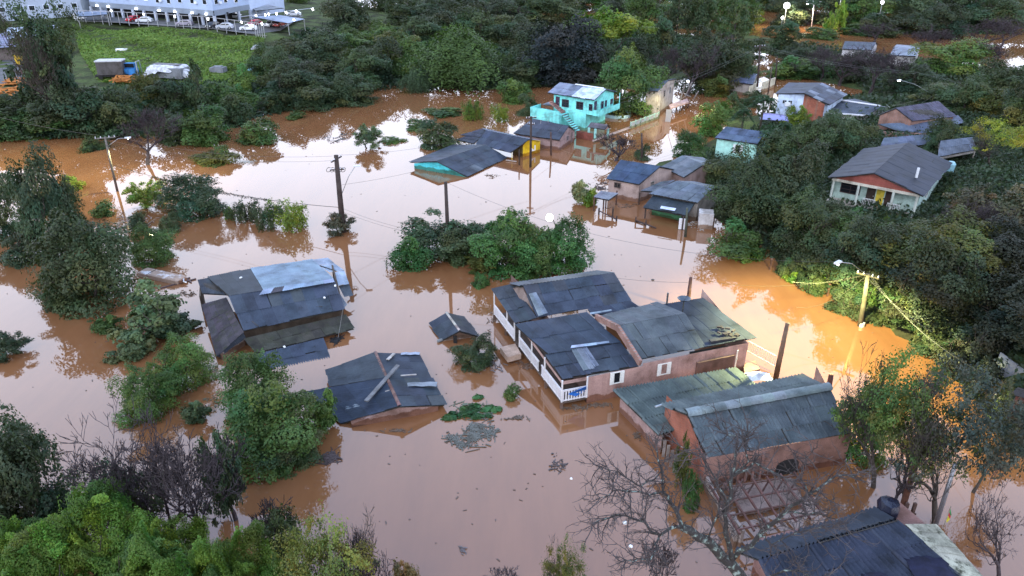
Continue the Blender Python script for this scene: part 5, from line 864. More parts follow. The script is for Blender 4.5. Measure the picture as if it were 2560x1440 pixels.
# ---------------------------------------------------------------- trees and bushes: (x, foot row, top row, width, crown, colour, label)
WOOD = 'dark broadleaf tree in the wood beyond the flooded houses'; FARW = 'tree in the far wood along the top of the picture'; SLOPE = 'dark tree crowding the right-hand wooded bank'; BAREF = 'leafless purple-grey tree in the far flooded wood'; UNDER = 'rounded dark bush at the edge of the left wood'
G = {WOOD: 'trees of the wood behind the houses', FARW: 'trees of the far wood', SLOPE: 'trees of the wooded right bank', BAREF: 'leafless trees of the far wood', UNDER: 'bushes at the edge of the left wood'}
T = [
 # left wood and yard
 (155, 335, -25, 215, 'spr0', 'dk', 'tall ragged dark tree rising before the warehouse at far left'), (60, 345, 235, 170, 'mid0', 'dk', UNDER), (190, 348, 215, 200, 'big0', 'dk2', WOOD), (285, 350, 225, 150, 'mid1', 'dk', UNDER), (120, 350, 270, 160, 'mid2', 'gr', UNDER), (20, 355, 270, 120, 'bush0', 'gr', UNDER), (160, 330, 45, 160, 'loose1', 'dk2', 'denser dark lower half of the ragged tree at far left'),
 (385, 272, 183, 90, 'mid0', 'ol', 'olive round tree in front of the tarped trailer'), (440, 290, 198, 110, 'mid1', 'dk', UNDER), (498, 285, 155, 66, 'col1', 'dk', 'slim dark tree standing right of the olive tree'), (555, 262, 205, 90, 'bush1', 'gr', UNDER), (600, 300, 215, 90, 'mid2', 'gr', UNDER), (600, 240, 160, 80, 'bush2', 'gr2', UNDER),
 (450, 365, 285, 130, 'mid0', 'dk', UNDER), (525, 365, 268, 130, 'mid1', 'gr', UNDER), (590, 320, 240, 90, 'bush0', 'dk', UNDER), (645, 365, 298, 115, 'bush1', 'gr', 'green bush standing in the flood at the end of the left wood'), (540, 418, 370, 110, 'bush2', 'ol', 'olive bush in the flood with white litter at its foot'), (235, 380, 350, 70, 'bush0', 'dk', 'low dark bush in the flood right of the concrete pole'), (690, 282, 225, 90, 'mid2', 'dk', UNDER), (735, 300, 278, 55, 'tiny0', 'gr', 'small green tuft in the flood below the wood'),
 # centre wood
 (800, 278, 195, 150, 'big0', 'dk', WOOD), (885, 268, 178, 120, 'big1', 'blu', WOOD), (740, 270, 150, 160, 'big2', 'dk2', WOOD), (715, 235, 115, 120, 'big3', 'dk', WOOD), (795, 195, 78, 170, 'big0', 'dk2', WOOD), (865, 150, 68, 140, 'big1', 'gr', WOOD), (905, 230, 120, 130, 'big2', 'dk', WOOD), (950, 205, 95, 110, 'mid0', 'dk2', WOOD), (665, 190, 112, 95, 'big3', 'dk', WOOD), (1010, 200, 95, 120, 'big0', 'gr', WOOD), (960, 130, 55, 110, 'big1', 'gr2', WOOD), (1000, 160, 75, 110, 'mid1', 'ol', WOOD),
 (1155, 240, 50, 310, 'weep0', 'gr', 'huge drooping bamboo clump at the flood edge'), (1040, 236, 165, 100, 'weep0', 'blu', 'smaller bamboo clump at the left foot of the huge one'), (1260, 215, 130, 110, 'weep0', 'dk', WOOD),
 (1050, 130, 40, 130, 'big2', 'dk', WOOD), (1130, 110, 15, 150, 'big3', 'dk2', WOOD), (1215, 120, 20, 130, 'big0', 'dk', WOOD), (1285, 130, 40, 130, 'big1', 'blu', WOOD), (1340, 175, 55, 140, 'big2', 'dk2', WOOD), (1400, 222, 42, 195, 'dense1', (.028, .036, .036), 'large blackish tree directly behind the aqua house'), (1480, 205, 90, 130, 'mid0', 'dk2', WOOD), (1310, 225, 150, 110, 'mid1', 'dk', WOOD), (1285, 262, 198, 85, 'bush0', 'gr2', 'leafy green bush left of the aqua house'), (1320, 292, 235, 60, 'col1', 'dk', 'narrow dark shrub beside the aqua terrace'),
 (1525, 178, 22, 240, 'umb0', 'yg', 'wide flat-topped bright green tree above the aqua house'), (1565, 296, 123, 172, 'dense2', 'gr', 'dense round street tree beside the aqua house'), (1640, 150, 40, 90, 'mid2', 'dk', WOOD), (1600, 175, 95, 90, 'mid0', 'dk2', WOOD),
 # bushes in the middle water
 (925, 262, 238, 55, 'tiny1', 'dk', 'small dark bush stranded below the wood in open water'), (920, 378, 315, 78, 'loose0', 'sage', 'grey-green feathery shrub alone in the flood'), (985, 362, 344, 70, 'tiny0', 'gr2', 'flat patch of floating green plants beside the feathery shrub'), (1090, 377, 303, 105, 'mid1', 'dk', 'round dark bush left of the turquoise house'), (1050, 328, 300, 80, 'tiny0', 'gr', 'low green creeper above the round dark bush'), (1105, 292, 268, 100, 'tiny1', 'gr', 'low hedge of green shrubs in brown water'), (1185, 305, 250, 56, 'up0', 'br', 'upright light green shrub in the flood left of the houses'), (1250, 308, 262, 46, 'up0', 'yg', 'yellow-green shrub beside the light green one'),
 # right of the street
 (1720, 398, 328, 82, 'dense0', 'emer', 'round emerald tree left of the mint cottage'), (1785, 345, 250, 95, 'mid0', 'gr2', 'light green tree at the flooded street corner'), (1745, 420, 380, 60, 'bush1', 'gr', SLOPE), (1835, 300, 230, 60, 'col1', 'dk', 'thin dark tree beside the palm'), (1605, 402, 362, 46, 'col1', 'dk', 'small dark shrub at the foot of the street post'),
 (1455, 515, 448, 75, 'big_leaf0', 'pale', 'pale big-leaved shrub in front of the small shelter'), (1470, 518, 470, 40, 'tiny1', 'yg', 'yellowish sprig beside the pale big-leaved shrub'),
 # right bank
 (1860, 580, 375, 200, 'fan1', 'dk', 'large dark tree overhanging the green lean-to shack'), (1800, 470, 395, 90, 'mid1', 'dk', SLOPE), (1960, 560, 360, 170, 'big1', 'dk2', SLOPE), (1930, 420, 320, 110, 'mid2', 'dk', SLOPE), (2010, 430, 300, 130, 'big2', 'dk', SLOPE), (2075, 400, 285, 130, 'big3', 'blu', SLOPE), (2125, 402, 300, 105, 'big0', 'dk', SLOPE), (2090, 345, 285, 90, 'mid0', 'gr', SLOPE), (1990, 335, 265, 70, 'loose0', 'yg', 'thin yellowish shrub by the red end wall'), (2345, 388, 294, 84, 'dense1', 'dk', 'clipped egg-shaped tree behind the hillside house roof'),
 (2475, 420, 300, 160, 'spr0', 'yl', 'tree with mustard yellow leaves at the right edge'), (2425, 265, 208, 80, 'umb0', 'lime', 'lime-topped small tree behind the tiled roof'), (2540, 340, 250, 110, 'mid1', 'ol', SLOPE), (1850, 655, 560, 160, 'bush2', 'gr', 'green creeper mound at the water edge below the shack'), (1868, 632, 603, 45, 'tiny0', 'br', 'small bright bush at the water edge below the shack'),
 (2010, 640, 495, 170, 'big2', 'dk', SLOPE), (2080, 655, 540, 140, 'mid2', 'gr', SLOPE), (2150, 680, 545, 170, 'big3', 'gr', SLOPE), (2235, 680, 565, 160, 'big0', 'dk', SLOPE), (1980, 660, 560, 110, 'mid0', 'dk2', SLOPE), (2060, 725, 600, 130, 'big1', 'dk2', SLOPE), (2340, 745, 545, 290, 'fan0', 'ol', 'broad olive-green tree crown below the hillside house'), (2480, 760, 560, 240, 'big2', 'dk3', SLOPE), (2200, 775, 640, 170, 'big1', 'dk3', SLOPE), (2290, 820, 660, 200, 'big0', 'dk3', SLOPE), (2390, 850, 660, 220, 'big3', 'dk3', SLOPE), (2500, 880, 690, 240, 'big2', 'dk3', SLOPE), (2560, 950, 760, 200, 'big1', 'dk3', SLOPE), (2250, 810, 730, 120, 'bush0', 'dk', SLOPE), (2320, 860, 770, 120, 'bush1', 'dk3', SLOPE), (2400, 930, 830, 130, 'bush2', 'dk3', SLOPE), (2180, 785, 700, 100, 'bush0', 'gr', SLOPE), (2560, 660, 480, 200, 'loose0', 'gry', SLOPE), (2440, 900, 800, 120, 'bush1', 'dk3', SLOPE), (2560, 850, 640, 200, 'big0', 'dk3', SLOPE), (2120, 735, 680, 90, 'bush1', 'dk', SLOPE), (2420, 600, 470, 160, 'loose1', 'gry', SLOPE), (2020, 570, 480, 100, 'mid1', 'dk', SLOPE), (2120, 590, 525, 100, 'bush2', 'gr', SLOPE), (2290, 610, 555, 110, 'bush0', 'dk', SLOPE),
 (2078, 700, 638, 62, 'bush0', 'br', 'bright lamp-lit bush under the street lamp'), (1972, 678, 650, 32, 'tiny0', 'br', 'small lit shrub, upper of two beside the drowned path'), (1972, 708, 680, 36, 'tiny1', 'br', 'small lit shrub, lower of two beside the drowned path'),
 # rim of the right bank
 (2030, 742, 690, 70, 'bush0', 'dk', SLOPE), (2100, 790, 725, 80, 'bush1', 'dk2', SLOPE), (2200, 820, 765, 100, 'bush2', 'dk2', SLOPE), (2255, 850, 785, 90, 'bush0', 'dk', SLOPE), (2310, 885, 815, 100, 'bush1', 'dk2', SLOPE), (2360, 920, 850, 90, 'bush2', 'dk2', SLOPE), (2410, 955, 880, 90, 'bush0', 'dk3', SLOPE), (2450, 970, 900, 90, 'bush1', 'dk3', SLOPE), (1955, 690, 640, 60, 'bush2', 'dk', SLOPE), (1990, 705, 660, 60, 'bush0', 'dk2', SLOPE), (2150, 805, 745, 70, 'bush2', 'dk2', SLOPE),
 (1765, 238, 75, 170, 'big1', 'dk2', WOOD), (1830, 230, 120, 120, 'big3', 'dk', WOOD), (120, 1650, 1320, 260, 'clump0', 'br', 'bright green treetop between corner canopy and the second one'),
 (2045, 700, 520, 160, 'big3', 'dk', SLOPE), (2135, 735, 545, 180, 'big2', 'dk2', SLOPE), (2230, 780, 570, 200, 'big0', 'dk2', SLOPE), (2330, 830, 600, 200, 'big1', 'dk2', SLOPE), (1985, 655, 480, 150, 'big0', 'dk', SLOPE),
 (40, 1780, 1420, 300, 'clump0', 'br', 'bright canopy filling the very bottom left corner'), (560, 1720, 1380, 280, 'clump1', 'br', 'bright canopy at the bottom edge below the bare trees'),
 # left mid water
 (135, 655, 372, 135, 'dense1', 'blu', 'tall ivy-smothered tree tower in the left flood'), (195, 625, 440, 88, 'dense0', 'dk', 'shorter ivy-covered stump right of the ivy tower'), (15, 605, 430, 125, 'big0', 'dk', 'dark bushy tree at the left edge beside the ivy tower'), (75, 665, 575, 110, 'mid0', 'dk2', 'dark low thicket below the ivy tower'), (245, 790, 545, 235, 'dense0', 'dk', 'broad dark tree in the left foreground water'), (165, 780, 660, 110, 'big1', 'dk', 'side crown of dark leaves left of the broad tree'), (385, 668, 568, 125, 'dense0', 'gr', 'dome-shaped green bush beside the floating white box'), (500, 548, 437, 155, 'dense1', 'blu', 'large round dark bush left of the power pole'), (372, 532, 458, 110, 'loose0', 'yg', 'yellow-green thin tree lit by the street lamp'), (185, 480, 440, 60, 'tiny0', 'yg', 'yellow-green tuft between the two ivy towers'), (258, 545, 500, 60, 'tiny0', 'gr', 'small green bush right of the ivy stump'), (350, 577, 532, 58, 'bush0', 'dk', 'little dark ball bush in the left flood'), (425, 582, 537, 66, 'bush1', 'dk', 'little fruit tree with whitish stems'), (575, 548, 515, 30, 'tiny1', 'br', 'tiny bright tuft at the foot of the large round bush'), (620, 562, 503, 80, 'up0', 'dk', 'upright dark conifer bush, first of three by the pole'), (675, 577, 508, 70, 'up0', 'dk', 'upright dark conifer bush, second of three by the pole'), (730, 585, 503, 92, 'up0', 'yg', 'yellow-green conifer bush, third of three by the pole'), (20, 905, 838, 110, 'loose1', 'dk2', 'dark ragged bush at the left edge of the open water'),
 (395, 870, 722, 200, 'big_leaf0', 'sage', 'big-leaved grey-green shrub left of the long flooded house'), (440, 860, 770, 140, 'big_leaf0', 'blu', 'dark big-leaved shrub against the long house corner'), (270, 838, 790, 90, 'big_leaf0', 'gr', 'trailing leafy branch reaching over the brown reflection'), (335, 912, 842, 110, 'big_leaf0', 'sage', 'sprawling pale-leaved shrub below the grey-green one'), (475, 975, 850, 150, 'fan0', 'gr2', 'bright green shrub beside the long flooded house'), (375, 1060, 925, 170, 'fan1', 'gr2', 'bright green leafy shrub in the left foreground water'), (495, 1065, 1000, 90, 'big_leaf0', 'sage', 'small pale shrub right of the bright leafy one'),
 # centre
 (655, 1060, 882, 165, 'dense0', 'gr', 'tall round dark tree left of the terracotta-ridged house'), (700, 1190, 975, 255, 'dense2', 'gr', 'broad spreading tree in front of the terracotta-ridged house'), (815, 1090, 982, 95, 'big_leaf0', 'gr2', 'light green branch reaching over the flooded roof corner'), (730, 1190, 1080, 150, 'big0', 'dk', 'low leafy skirt under the broad spreading tree'),
 (1110, 660, 545, 200, 'loose0', 'blu', 'bluish feathery tree cluster in the middle of the flood'), (1030, 682, 600, 105, 'bush0', 'emer', 'glossy bush at the left end of the middle tree cluster'), (1170, 665, 560, 140, 'mid1', 'dk', 'dark tree in the middle cluster behind the glossy ones'), (1270, 698, 531, 190, 'dense2', 'emer', 'large glossy green tree in the middle of the flood'), (1400, 690, 545, 150, 'dense0', 'emer', 'glossy green tree under the bright street lamp'), (1335, 700, 560, 130, 'dense1', 'gr', 'darker tree between the two glossy ones'), (1210, 690, 640, 110, 'loose1', 'ol', 'brownish low shrubs at the foot of the middle cluster'), (1200, 724, 685, 52, 'bush1', 'emer', 'small round bush below the middle cluster'), (1190, 930, 850, 112, 'dense1', 'dk', 'round feathery bush by the porch step'), (1275, 1002, 962, 50, 'tiny0', 'gr', 'little green bush before the white porch'), (845, 592, 535, 85, 'loose1', 'gry', 'scraggy thin bush wrapped round the main pole'),
 # foreground
 (60, 1390, 1035, 290, 'fan0', 'dk', 'dark tall tree at the lower left edge'), (130, 1420, 1090, 220, 'big2', 'dk2', 'dark tree leaning at the lower left beside bare branches'),
 (60, 1640, 1345, 330, 'clump1', 'br', 'bright green canopy in the bottom left corner'), (300, 1640, 1262, 340, 'clump0', 'br', 'bright green treetop, second from the bottom left corner'), (470, 1660, 1300, 310, 'clump1', 'br', 'bright green treetop in the bottom left, by bare branches'), (635, 1680, 1350, 240, 'clump0', 'br', 'bright green treetop nearest the yellowing tree'), (190, 1740, 1390, 340, 'clump1', 'br', 'lowest bright canopy along the bottom left edge'), (430, 1740, 1400, 360, 'clump0', 'gr2', 'shaded green canopy along the bottom edge'), (350, 1400, 1180, 180, 'mid2', 'dk', 'dark ivy clump below the lower left bare tree'), (590, 1330, 1090, 110, 'loose0', 'blu', 'thin bluish tree behind the lower bare trees'),
 (860, 1640, 1312, 270, 'spr0', (.13, .14, .03), 'yellowing tree at the bottom edge left of centre'), (800, 1620, 1330, 210, 'spr1', (.12, .13, .03), 'yellow-green side of the yellowing tree at the bottom'), (720, 1480, 1280, 130, 'mid0', 'dk', 'dark shrub between bright canopy and yellowing tree'), (1020, 1560, 1405, 110, 'loose1', 'dry', 'sparse brownish bush tip at the bottom edge'), (1415, 1560, 1340, 110, 'spr1', 'ol', 'slim olive sapling tip at the bottom edge'),
 (2185, 1220, 890, 260, 'spr0', 'gr2', 'open green tree overhanging the workshop roof'), (2130, 1170, 950, 170, 'big0', 'gr', 'leafy crown covering the workshop roof end'), (2340, 1310, 935, 330, 'spr0', (.045, .052, .038), 'wide grey-leaved tree with forked trunk at lower right'), (2250, 1290, 1000, 230, 'spr1', 'ol', 'tree with two dark stems beside the grey-leaved tree'), (2430, 1230, 970, 190, 'spr1', 'gry', 'greyish crown by the whitewashed street wall'),
]
for x in range(0, 17):                      # far wood along the top
    T.append((900 + x * 105 + rnd(-30, 30), rnd(62, 92), rnd(-45, -5), rnd(110, 160), 'big%d' % (x % 4), random.choice(('dk', 'dk2', 'gr', 'blu')), FARW))
for x in range(0, 15):
    T.append((960 + x * 118 + rnd(-35, 35), rnd(4, 12), rnd(-150, -90), rnd(150, 200), 'big%d' % (x % 4), random.choice(('dk', 'dk2', 'blu')), FARW))
    T.append((1000 + x * 110 + rnd(-35, 35), rnd(20, 40), rnd(-80, -35), rnd(110, 170), 'big%d' % ((x + 1) % 4), random.choice(('dk', 'dk2', 'gr2', 'blu', 'ol')), FARW))
T += [(665, 12, -60, 80, 'mid0', 'yg', FARW), (745, 8, -60, 80, 'mid1', 'gr', FARW), (825, 42, 18, 30, 'mid2', 'dk', 'lone small dark tree on the sandy flat, top left of centre'), (880, 55, -10, 50, 'loose0', 'gr', FARW), (1060, 50, 0, 100, 'mid0', 'dk', FARW), (1825, 165, 8, 110, 'pine0', 'dk', 'tall dark pine with tiered boughs beyond the street'), (1690, 95, -35, 80, 'pine0', 'dk2', 'tall narrow tree with bare stem against far water'), (1745, 100, -20, 70, 'loose0', 'dk', FARW), (1875, 60, 20, 60, 'mid1', 'yg', FARW), (1955, 130, 48, 95, 'mid2', 'dk', 'drooping dark tree left of the far lamp post'), (1965, 200, 135, 120, 'bush2', 'gr', WOOD), (2030, 200, 150, 110, 'bush0', 'gr', WOOD), (1850, 215, 165, 90, 'mid0', 'gr2', WOOD), (2372, 195, 98, 170, 'big0', 'gr2', 'rounded bright green tree beyond the right-hand houses'), (2500, 260, 150, 150, 'big1', 'dk', WOOD), (2270, 245, 160, 120, 'big2', 'dk2', WOOD), (2400, 290, 190, 120, 'big3', 'dk', WOOD), (2070, 92, 30, 30, 'loose1', 'lime', 'thin lime-green lamp-lit tree standing in far water'), (2090, 85, 0, 40, 'loose0', 'lime', 'taller lamp-lit tree by the far lamp post'), (2140, 90, 60, 90, 'bush0', 'gr', FARW), (2050, 100, 70, 110, 'bush1', 'gr', FARW), (2190, 95, 35, 100, 'mid1', 'dk', FARW), (2270, 85, 20, 110, 'big1', 'dk2', FARW), (2350, 100, 10, 130, 'big2', 'dk2', FARW), (2560, 330, 190, 130, 'big3', 'dk2', WOOD), (1770, 200, 170, 90, 'bush1', 'dk', WOOD), (1790, 245, 185, 80, 'mid2', 'ol', 'olive shrub at the far end of the flooded street'), (1880, 270, 225, 60, 'mid0', 'dk', WOOD), (2130, 210, 130, 100, 'mid1', 'dk2', WOOD), (2330, 265, 205, 110, 'big0', 'dk', WOOD), (2460, 300, 220, 110, 'mid2', 'ol', WOOD), (1880, 150, 95, 80, 'mid0', 'dk', WOOD), (1990, 160, 110, 90, 'big1', 'dk2', WOOD)]
LM = [(140, 110, 'the long warehouse'), (420, 190, 'the tarped trailer'), (330, 180, 'the blue truck cab'), (300, 345, 'the concrete power pole'), (560, 30, 'the apartment block corner'), (700, 50, 'the car canopies'), (450, 120, 'the grass slope'), (1150, 150, 'the huge bamboo'), (960, 230, 'the narrow water inlet'), (1430, 260, 'the aqua house'), (1560, 200, 'the street tree'), (1525, 90, 'the flat-topped bright tree'), (1670, 250, 'the beige house'), (1825, 90, 'the tall pine'), (1895, 170, 'the street-end pole'), (2030, 250, 'the pale blue house'), (2110, 270, 'the white-edged roof'), (2300, 290, 'the tiled roof'), (2210, 430, 'the hillside house'), (2345, 340, 'the clipped egg tree'), (2470, 350, 'the mustard yellow tree'), (1850, 360, 'the mint cottage'), (1700, 470, 'the grey shack'), (1860, 470, 'the large shack tree'), (2150, 750, 'the lamp-lit street pole'), (2075, 665, 'the lamp-lit bush'), (2340, 640, 'the broad olive crown'), (2520, 960, 'the white panel wall'), (2030, 40, 'the far lamp post'), (1958, 14, 'the bright flood lamp'), (2372, 150, 'the rounded bright tree'), (2140, 110, 'the long low far roof'), (2260, 130, 'the flat grey far roof'), (784, 40, 'the car park lamp post'), (1320, 20, 'the amber-water lamp'), (1650, 40, 'the far tree lamp'), (500, 330, 'the left wood shore'), (60, 215, 'the orange timber pile'), (2190, 10, 'the high white lamp')]
CN = dict(dk3='near-black', dk='dark', dk2='blackish', gr='mid-green', gr2='fresh green', blu='bluish-green', ol='olive', yg='yellow-green', gry='greyish', br='bright', yl='yellow', dry='brownish', lime='lime', emer='emerald', sage='sage', pale='pale')
USED = set()
def single(lb, x, y, wd, co):
    if lb not in G: return lb
    kind = 'leafless tree' if lb == BAREF else 'bush' if lb == UNDER or (lb == SLOPE and wd <= 130) else 'tree'
    for n_ in range(40):
        lx, ly, nm = sorted(LM, key=lambda q: (q[0] - x) ** 2 + 2.2 * (q[1] - y) ** 2)[n_ % 12]
        dx, dy = x - lx, (y - ly) * 1.4; rel = ('right of ' if dx > 0 else 'left of ') if abs(dx) > abs(dy) else ('below ' if dy > 0 else 'above ')
        a = 'wide ' if wd > 150 else 'small ' if wd < 100 else ''
        for sfx in ('', ' in the massed wood', ' farther off'):
            s_ = a + CN.get(co, 'purple-grey') + ' ' + kind + ' ' + rel + nm + sfx
            if s_ not in USED: USED.add(s_); return s_
for x, yb, yt, wd, cr, co, lb in T:
    g_ = G.get(lb); lb = single(lb, x, (max(0, yt) + yb) / 2, wd, co if isinstance(co, str) else 'dk2')
    small = cr[:2] in ('bu', 'ti', 'up') or 'bush' in lb or 'shrub' in lb or 'tuft' in lb
    plant(x, yb, yt, wd, cr, co, lb, 'bush' if small else 'tree', g_, 'bush' if small else 'tree', trunk='pole0' if cr[:2] in ('ti', 'we', 'pi') else 'park0' if cr[:3] == 'spr' else None)
for x, yb, yt, wd, br, lb in [(1720, 240, 95, 150, 'bare0', BAREF), (1785, 200, 85, 160, 'bare1', BAREF), (1660, 220, 110, 120, 'bare2', BAREF), (2100, 215, 105, 170, 'bare0', BAREF), (2175, 235, 105, 180, 'bare1', BAREF), (2050, 200, 110, 120, 'bare2', BAREF), (2240, 235, 120, 150, 'bare0', BAREF), (2180, 110, 50, 120, 'bare1', BAREF), (2440, 130, 40, 160, 'bare2', BAREF), (2500, 120, 30, 140, 'bare0', BAREF), (2330, 130, 60, 110, 'bare1', BAREF), (2480, 190, 105, 110, 'bare2', BAREF), (2020, 60, 20, 90, 'shrub0', BAREF), (2300, 120, 75, 90, 'shrub0', BAREF), (1300, 70, 10, 110, 'bare1', BAREF),
        (370, 412, 265, 170, 'bare2', 'grey thin-leaved tree with two trunks in the left flood'), (1540, 402, 328, 115, 'shrub0', 'brown leafless bush left of the street post'), (330, 1400, 1050, 300, 'bare0', 'leafless spreading tree in the lower left foreground'), (520, 1430, 1065, 270, 'bare1', 'second leafless tree in the lower left, right of the first'), (2500, 1460, 1200, 250, 'park0', 'leafless pollarded tree in the bottom right corner'), (2350, 640, 480, 170, 'bare0', 'thorny grey bare tree below the hillside house'), (2460, 660, 500, 170, 'bare1', 'grey bare thicket tree right of the hillside house'), (1255, 1470, 1420, 100, 'shrub0', 'twig tips at the bottom edge'), (700, 1400, 1230, 130, 'shrub0', 'bare twiggy shrub at lower left water edge'), (430, 1400, 1075, 290, 'bare2', 'third leafless tree between the other two at lower left'), (590, 1300, 1080, 130, 'shrub0', 'thin bare shrub behind the second leafless tree'), (2230, 1290, 1060, 180, 'bare2', 'bare branches among the workshop-end trees'), (950, 1600, 1330, 160, 'bare2', 'bare branches in the yellowing bottom tree'), (1640, 1520, 1330, 100, 'shrub0', 'thin bare shoots below the lichened tree')]:
    g_ = G.get(lb); plant(x, yb, yt, wd, None, None, single(lb, x, (max(0, yt) + yb) / 2, wd, None), 'tree', g_, 'bare_tree', trunk=br)
# palms
for x, yb, yt, wd, cr, lb in ((1897, 335, 222, 95, 'palm0', 'green palm before the pale blue house'), (1850, 345, 255, 70, 'palm1', 'drooping palm left of the pale blue house'), (1950, 380, 290, 75, 'palm1', 'small palm behind the mint cottage'), (1150 - 85, 640, 600, 10, 'palm1', '')):
    if not lb: continue
    p = ground(x, yb); ht = zat(p, yt) - p.z; wd_ = wd * dep(p) / FP; o = thing('palm_tree', lb, 'palm tree', p - Vector((0, 0, .3)))
    O('trunk', tube([p - Z * .3, p + Vector((.1, 0, ht * .5)), p + Vector((0, 0, ht * .78))], [.2, .15, .13], 8), 'bark', o, (.09, .075, .06), True)
    k = bpy.data.objects.new('fronds', CR[cr]); C.objects.link(k); k.parent = o; k.location = (0, 0, ht * .78 + .3 - wd_ * .7); k.scale = (wd_, wd_, wd_); k.color = (.04, .08, .035, 1)
# ivy column on the workshop corner post
plant(1722, 1285, 1175, 48, 'mid0', 'emer', 'ivy-covered post at the brick gable corner', 'bush', None, 'ivy_post', trunk='pole0')
plant(1700, 1230, 1090, 44, 'loose1', 'ol', 'dead creeper on the red brick gable', 'bush', None, 'creeper', trunk='pole0')
# the big lichen-covered tree in the lower right foreground: limbs traced in depth
def limb(pts, r0, r1, mat='lichen_bark', n=7):
    P_ = [P(*q) for q in pts]; k = len(P_); return P_, [(r0 + (r1 - r0) * i / (k - 1)) * (.9 if r0 > .3 else .66) for i in range(k)]
lt = thing('lichen_tree', 'big leafless tree with pale lichen patches before the workshop', 'tree', P(1905, 1560, 0))
Lm = [([(1890, 1520, 1), (1830, 1410, 4.5), (1770, 1355, 6.5), (1705, 1318, 7.5)], .34, .2), ([(1705, 1318, 7.5), (1685, 1265, 8.2), (1663, 1230, 8.6), (1652, 1170, 9.4), (1640, 1110, 10)], .16, .04), ([(1705, 1318, 7.5), (1650, 1335, 8), (1600, 1300, 8.6), (1545, 1285, 9), (1480, 1310, 9.2)], .12, .03), ([(1663, 1230, 8.6), (1600, 1232, 9.2), (1545, 1225, 9.6), (1500, 1245, 10)], .07, .02), ([(1652, 1180, 9.2), (1600, 1215, 9.6), (1545, 1180, 10.2), (1500, 1168, 10.6)], .06, .02), ([(1650, 1335, 8), (1640, 1370, 8.2), (1620, 1405, 8.4), (1565, 1400, 8.6)], .07, .02), ([(1830, 1410, 4.5), (1815, 1330, 7), (1818, 1260, 8.4), (1832, 1190, 9.5), (1840, 1130, 10.4), (1870, 1080, 11)], .2, .04), ([(1818, 1260, 8.4), (1790, 1195, 9.5), (1750, 1145, 10.2), (1700, 1115, 10.8)], .08, .02), ([(1832, 1190, 9.5), (1890, 1160, 10), (1960, 1190, 9.8), (2040, 1240, 9.2)], .1, .03), ([(1832, 1190, 9.5), (1870, 1150, 10), (1860, 1100, 10.6), (1800, 1075, 11)], .08, .02), ([(1830, 1400, 4.7), (1900, 1340, 6.5), (1960, 1280, 8), (2020, 1235, 8.8), (2090, 1190, 9.4), (2150, 1180, 9.6)], .19, .04), ([(1960, 1280, 8), (2040, 1290, 8.4), (2100, 1300, 8.6)], .07, .02), ([(2020, 1235, 8.8), (2000, 1180, 9.4), (2030, 1130, 10)], .07, .02), ([(1900, 1340, 6.5), (1930, 1360, 6.6), (2000, 1330, 7), (2080, 1320, 7.2)], .07, .02), ([(1770, 1355, 6.5), (1790, 1300, 7.6), (1800, 1240, 8.4)], .08, .03), ([(1870, 1460, 3), (1960, 1420, 5), (2030, 1440, 5.5), (2090, 1450, 6)], .09, .02)]
gq = random.Random(5); twl = []
for pts, r0, r1 in Lm:
    pp, rr = limb(pts, r0, r1); fine, fr_ = [], []
    for i in range(len(pp) - 1):
        for s in range(3): fine.append(pp[i].lerp(pp[i + 1], s / 3) + Vector((gq.gauss(0, .06), gq.gauss(0, .06), gq.gauss(0, .06))) * (1 if i + s else 0)); fr_.append(rr[i] + (rr[i + 1] - rr[i]) * s / 3)
    fine.append(pp[-1]); fr_.append(rr[-1]); O('trunk' if r0 > .3 else 'limb', tube(fine, fr_, 8), 'lichen_bark', lt, smooth=True)
    for k in range(2, len(fine)):
        for _ in range(3 if r1 < .05 else 2):
            d = (fine[k] - fine[k - 1]).normalized(); nd = (d + Vector((gq.gauss(0, .8), gq.gauss(0, .8), gq.gauss(0, .6)))).normalized(); L = gq.uniform(.6, 1.7); q = fine[k]; path = [q]
            for s in range(4):
                nd = (nd + Vector((gq.gauss(0, .3), gq.gauss(0, .3), gq.gauss(.04, .3)))).normalized(); q = q + nd * L / 4; path.append(q)
                for _2 in range(2):
                    n2 = (nd + Vector((gq.gauss(0, .9), gq.gauss(0, .9), gq.gauss(0, .7)))).normalized(); e2 = q + n2 * gq.uniform(.2, .55); m2 = q.lerp(e2, .5) + Vector((gq.gauss(0, .05), gq.gauss(0, .05), gq.gauss(0, .05))); twl.append(tube([q, m2, e2], [.014, .011, .006], 3, False))
            twl.append(tube(path, [.032, .026, .02, .015, .01], 4, False))
O('twigs', J(*twl), 'bark', lt, (.075, .062, .06))
# undergrowth on the banks and grass on the slope (countless: one mass each)
def scatter(name, label, cat, box_, n_, cond, size, col, hmax, mat='leaf', up=.4):
    X = rng.uniform(box_[0], box_[1], n_); Y = rng.uniform(box_[2], box_[3], n_); h = np.concatenate([hgt(X[i:i + 4000], Y[i:i + 4000]) for i in range(0, n_, 4000)])
    ok = cond(X, Y, h); X, Y, h = X[ok], Y[ok], h[ok]; k = len(X); nz = (np.sin(X * .7) * np.cos(Y * .6) + np.sin(X * .23 + Y * .31)) * .25 + .5
    c = np.stack([X, Y, np.maximum(h, -.05) + rng.random(k) * hmax * np.clip(nz, .15, 1)], 1); nr = rng.normal(size=(k, 3)) * .6; nr[:, 2] += up; nr /= np.linalg.norm(nr, axis=1)[:, None]
    t_ = (1 + rng.uniform(-.3, .3, k)) * (.75 + .5 * np.clip(nz, 0, 1)); me = leafmesh(name, c, nr, size * rng.uniform(.6, 1.4, k), np.stack([t_ * rng.uniform(.85, 1.2, k), t_, t_ * .9], 1), .55, mat)
    o = bpy.data.objects.new(name, me); C.objects.link(o); o.color = (*col, 1); stuff(o, label, cat); return o
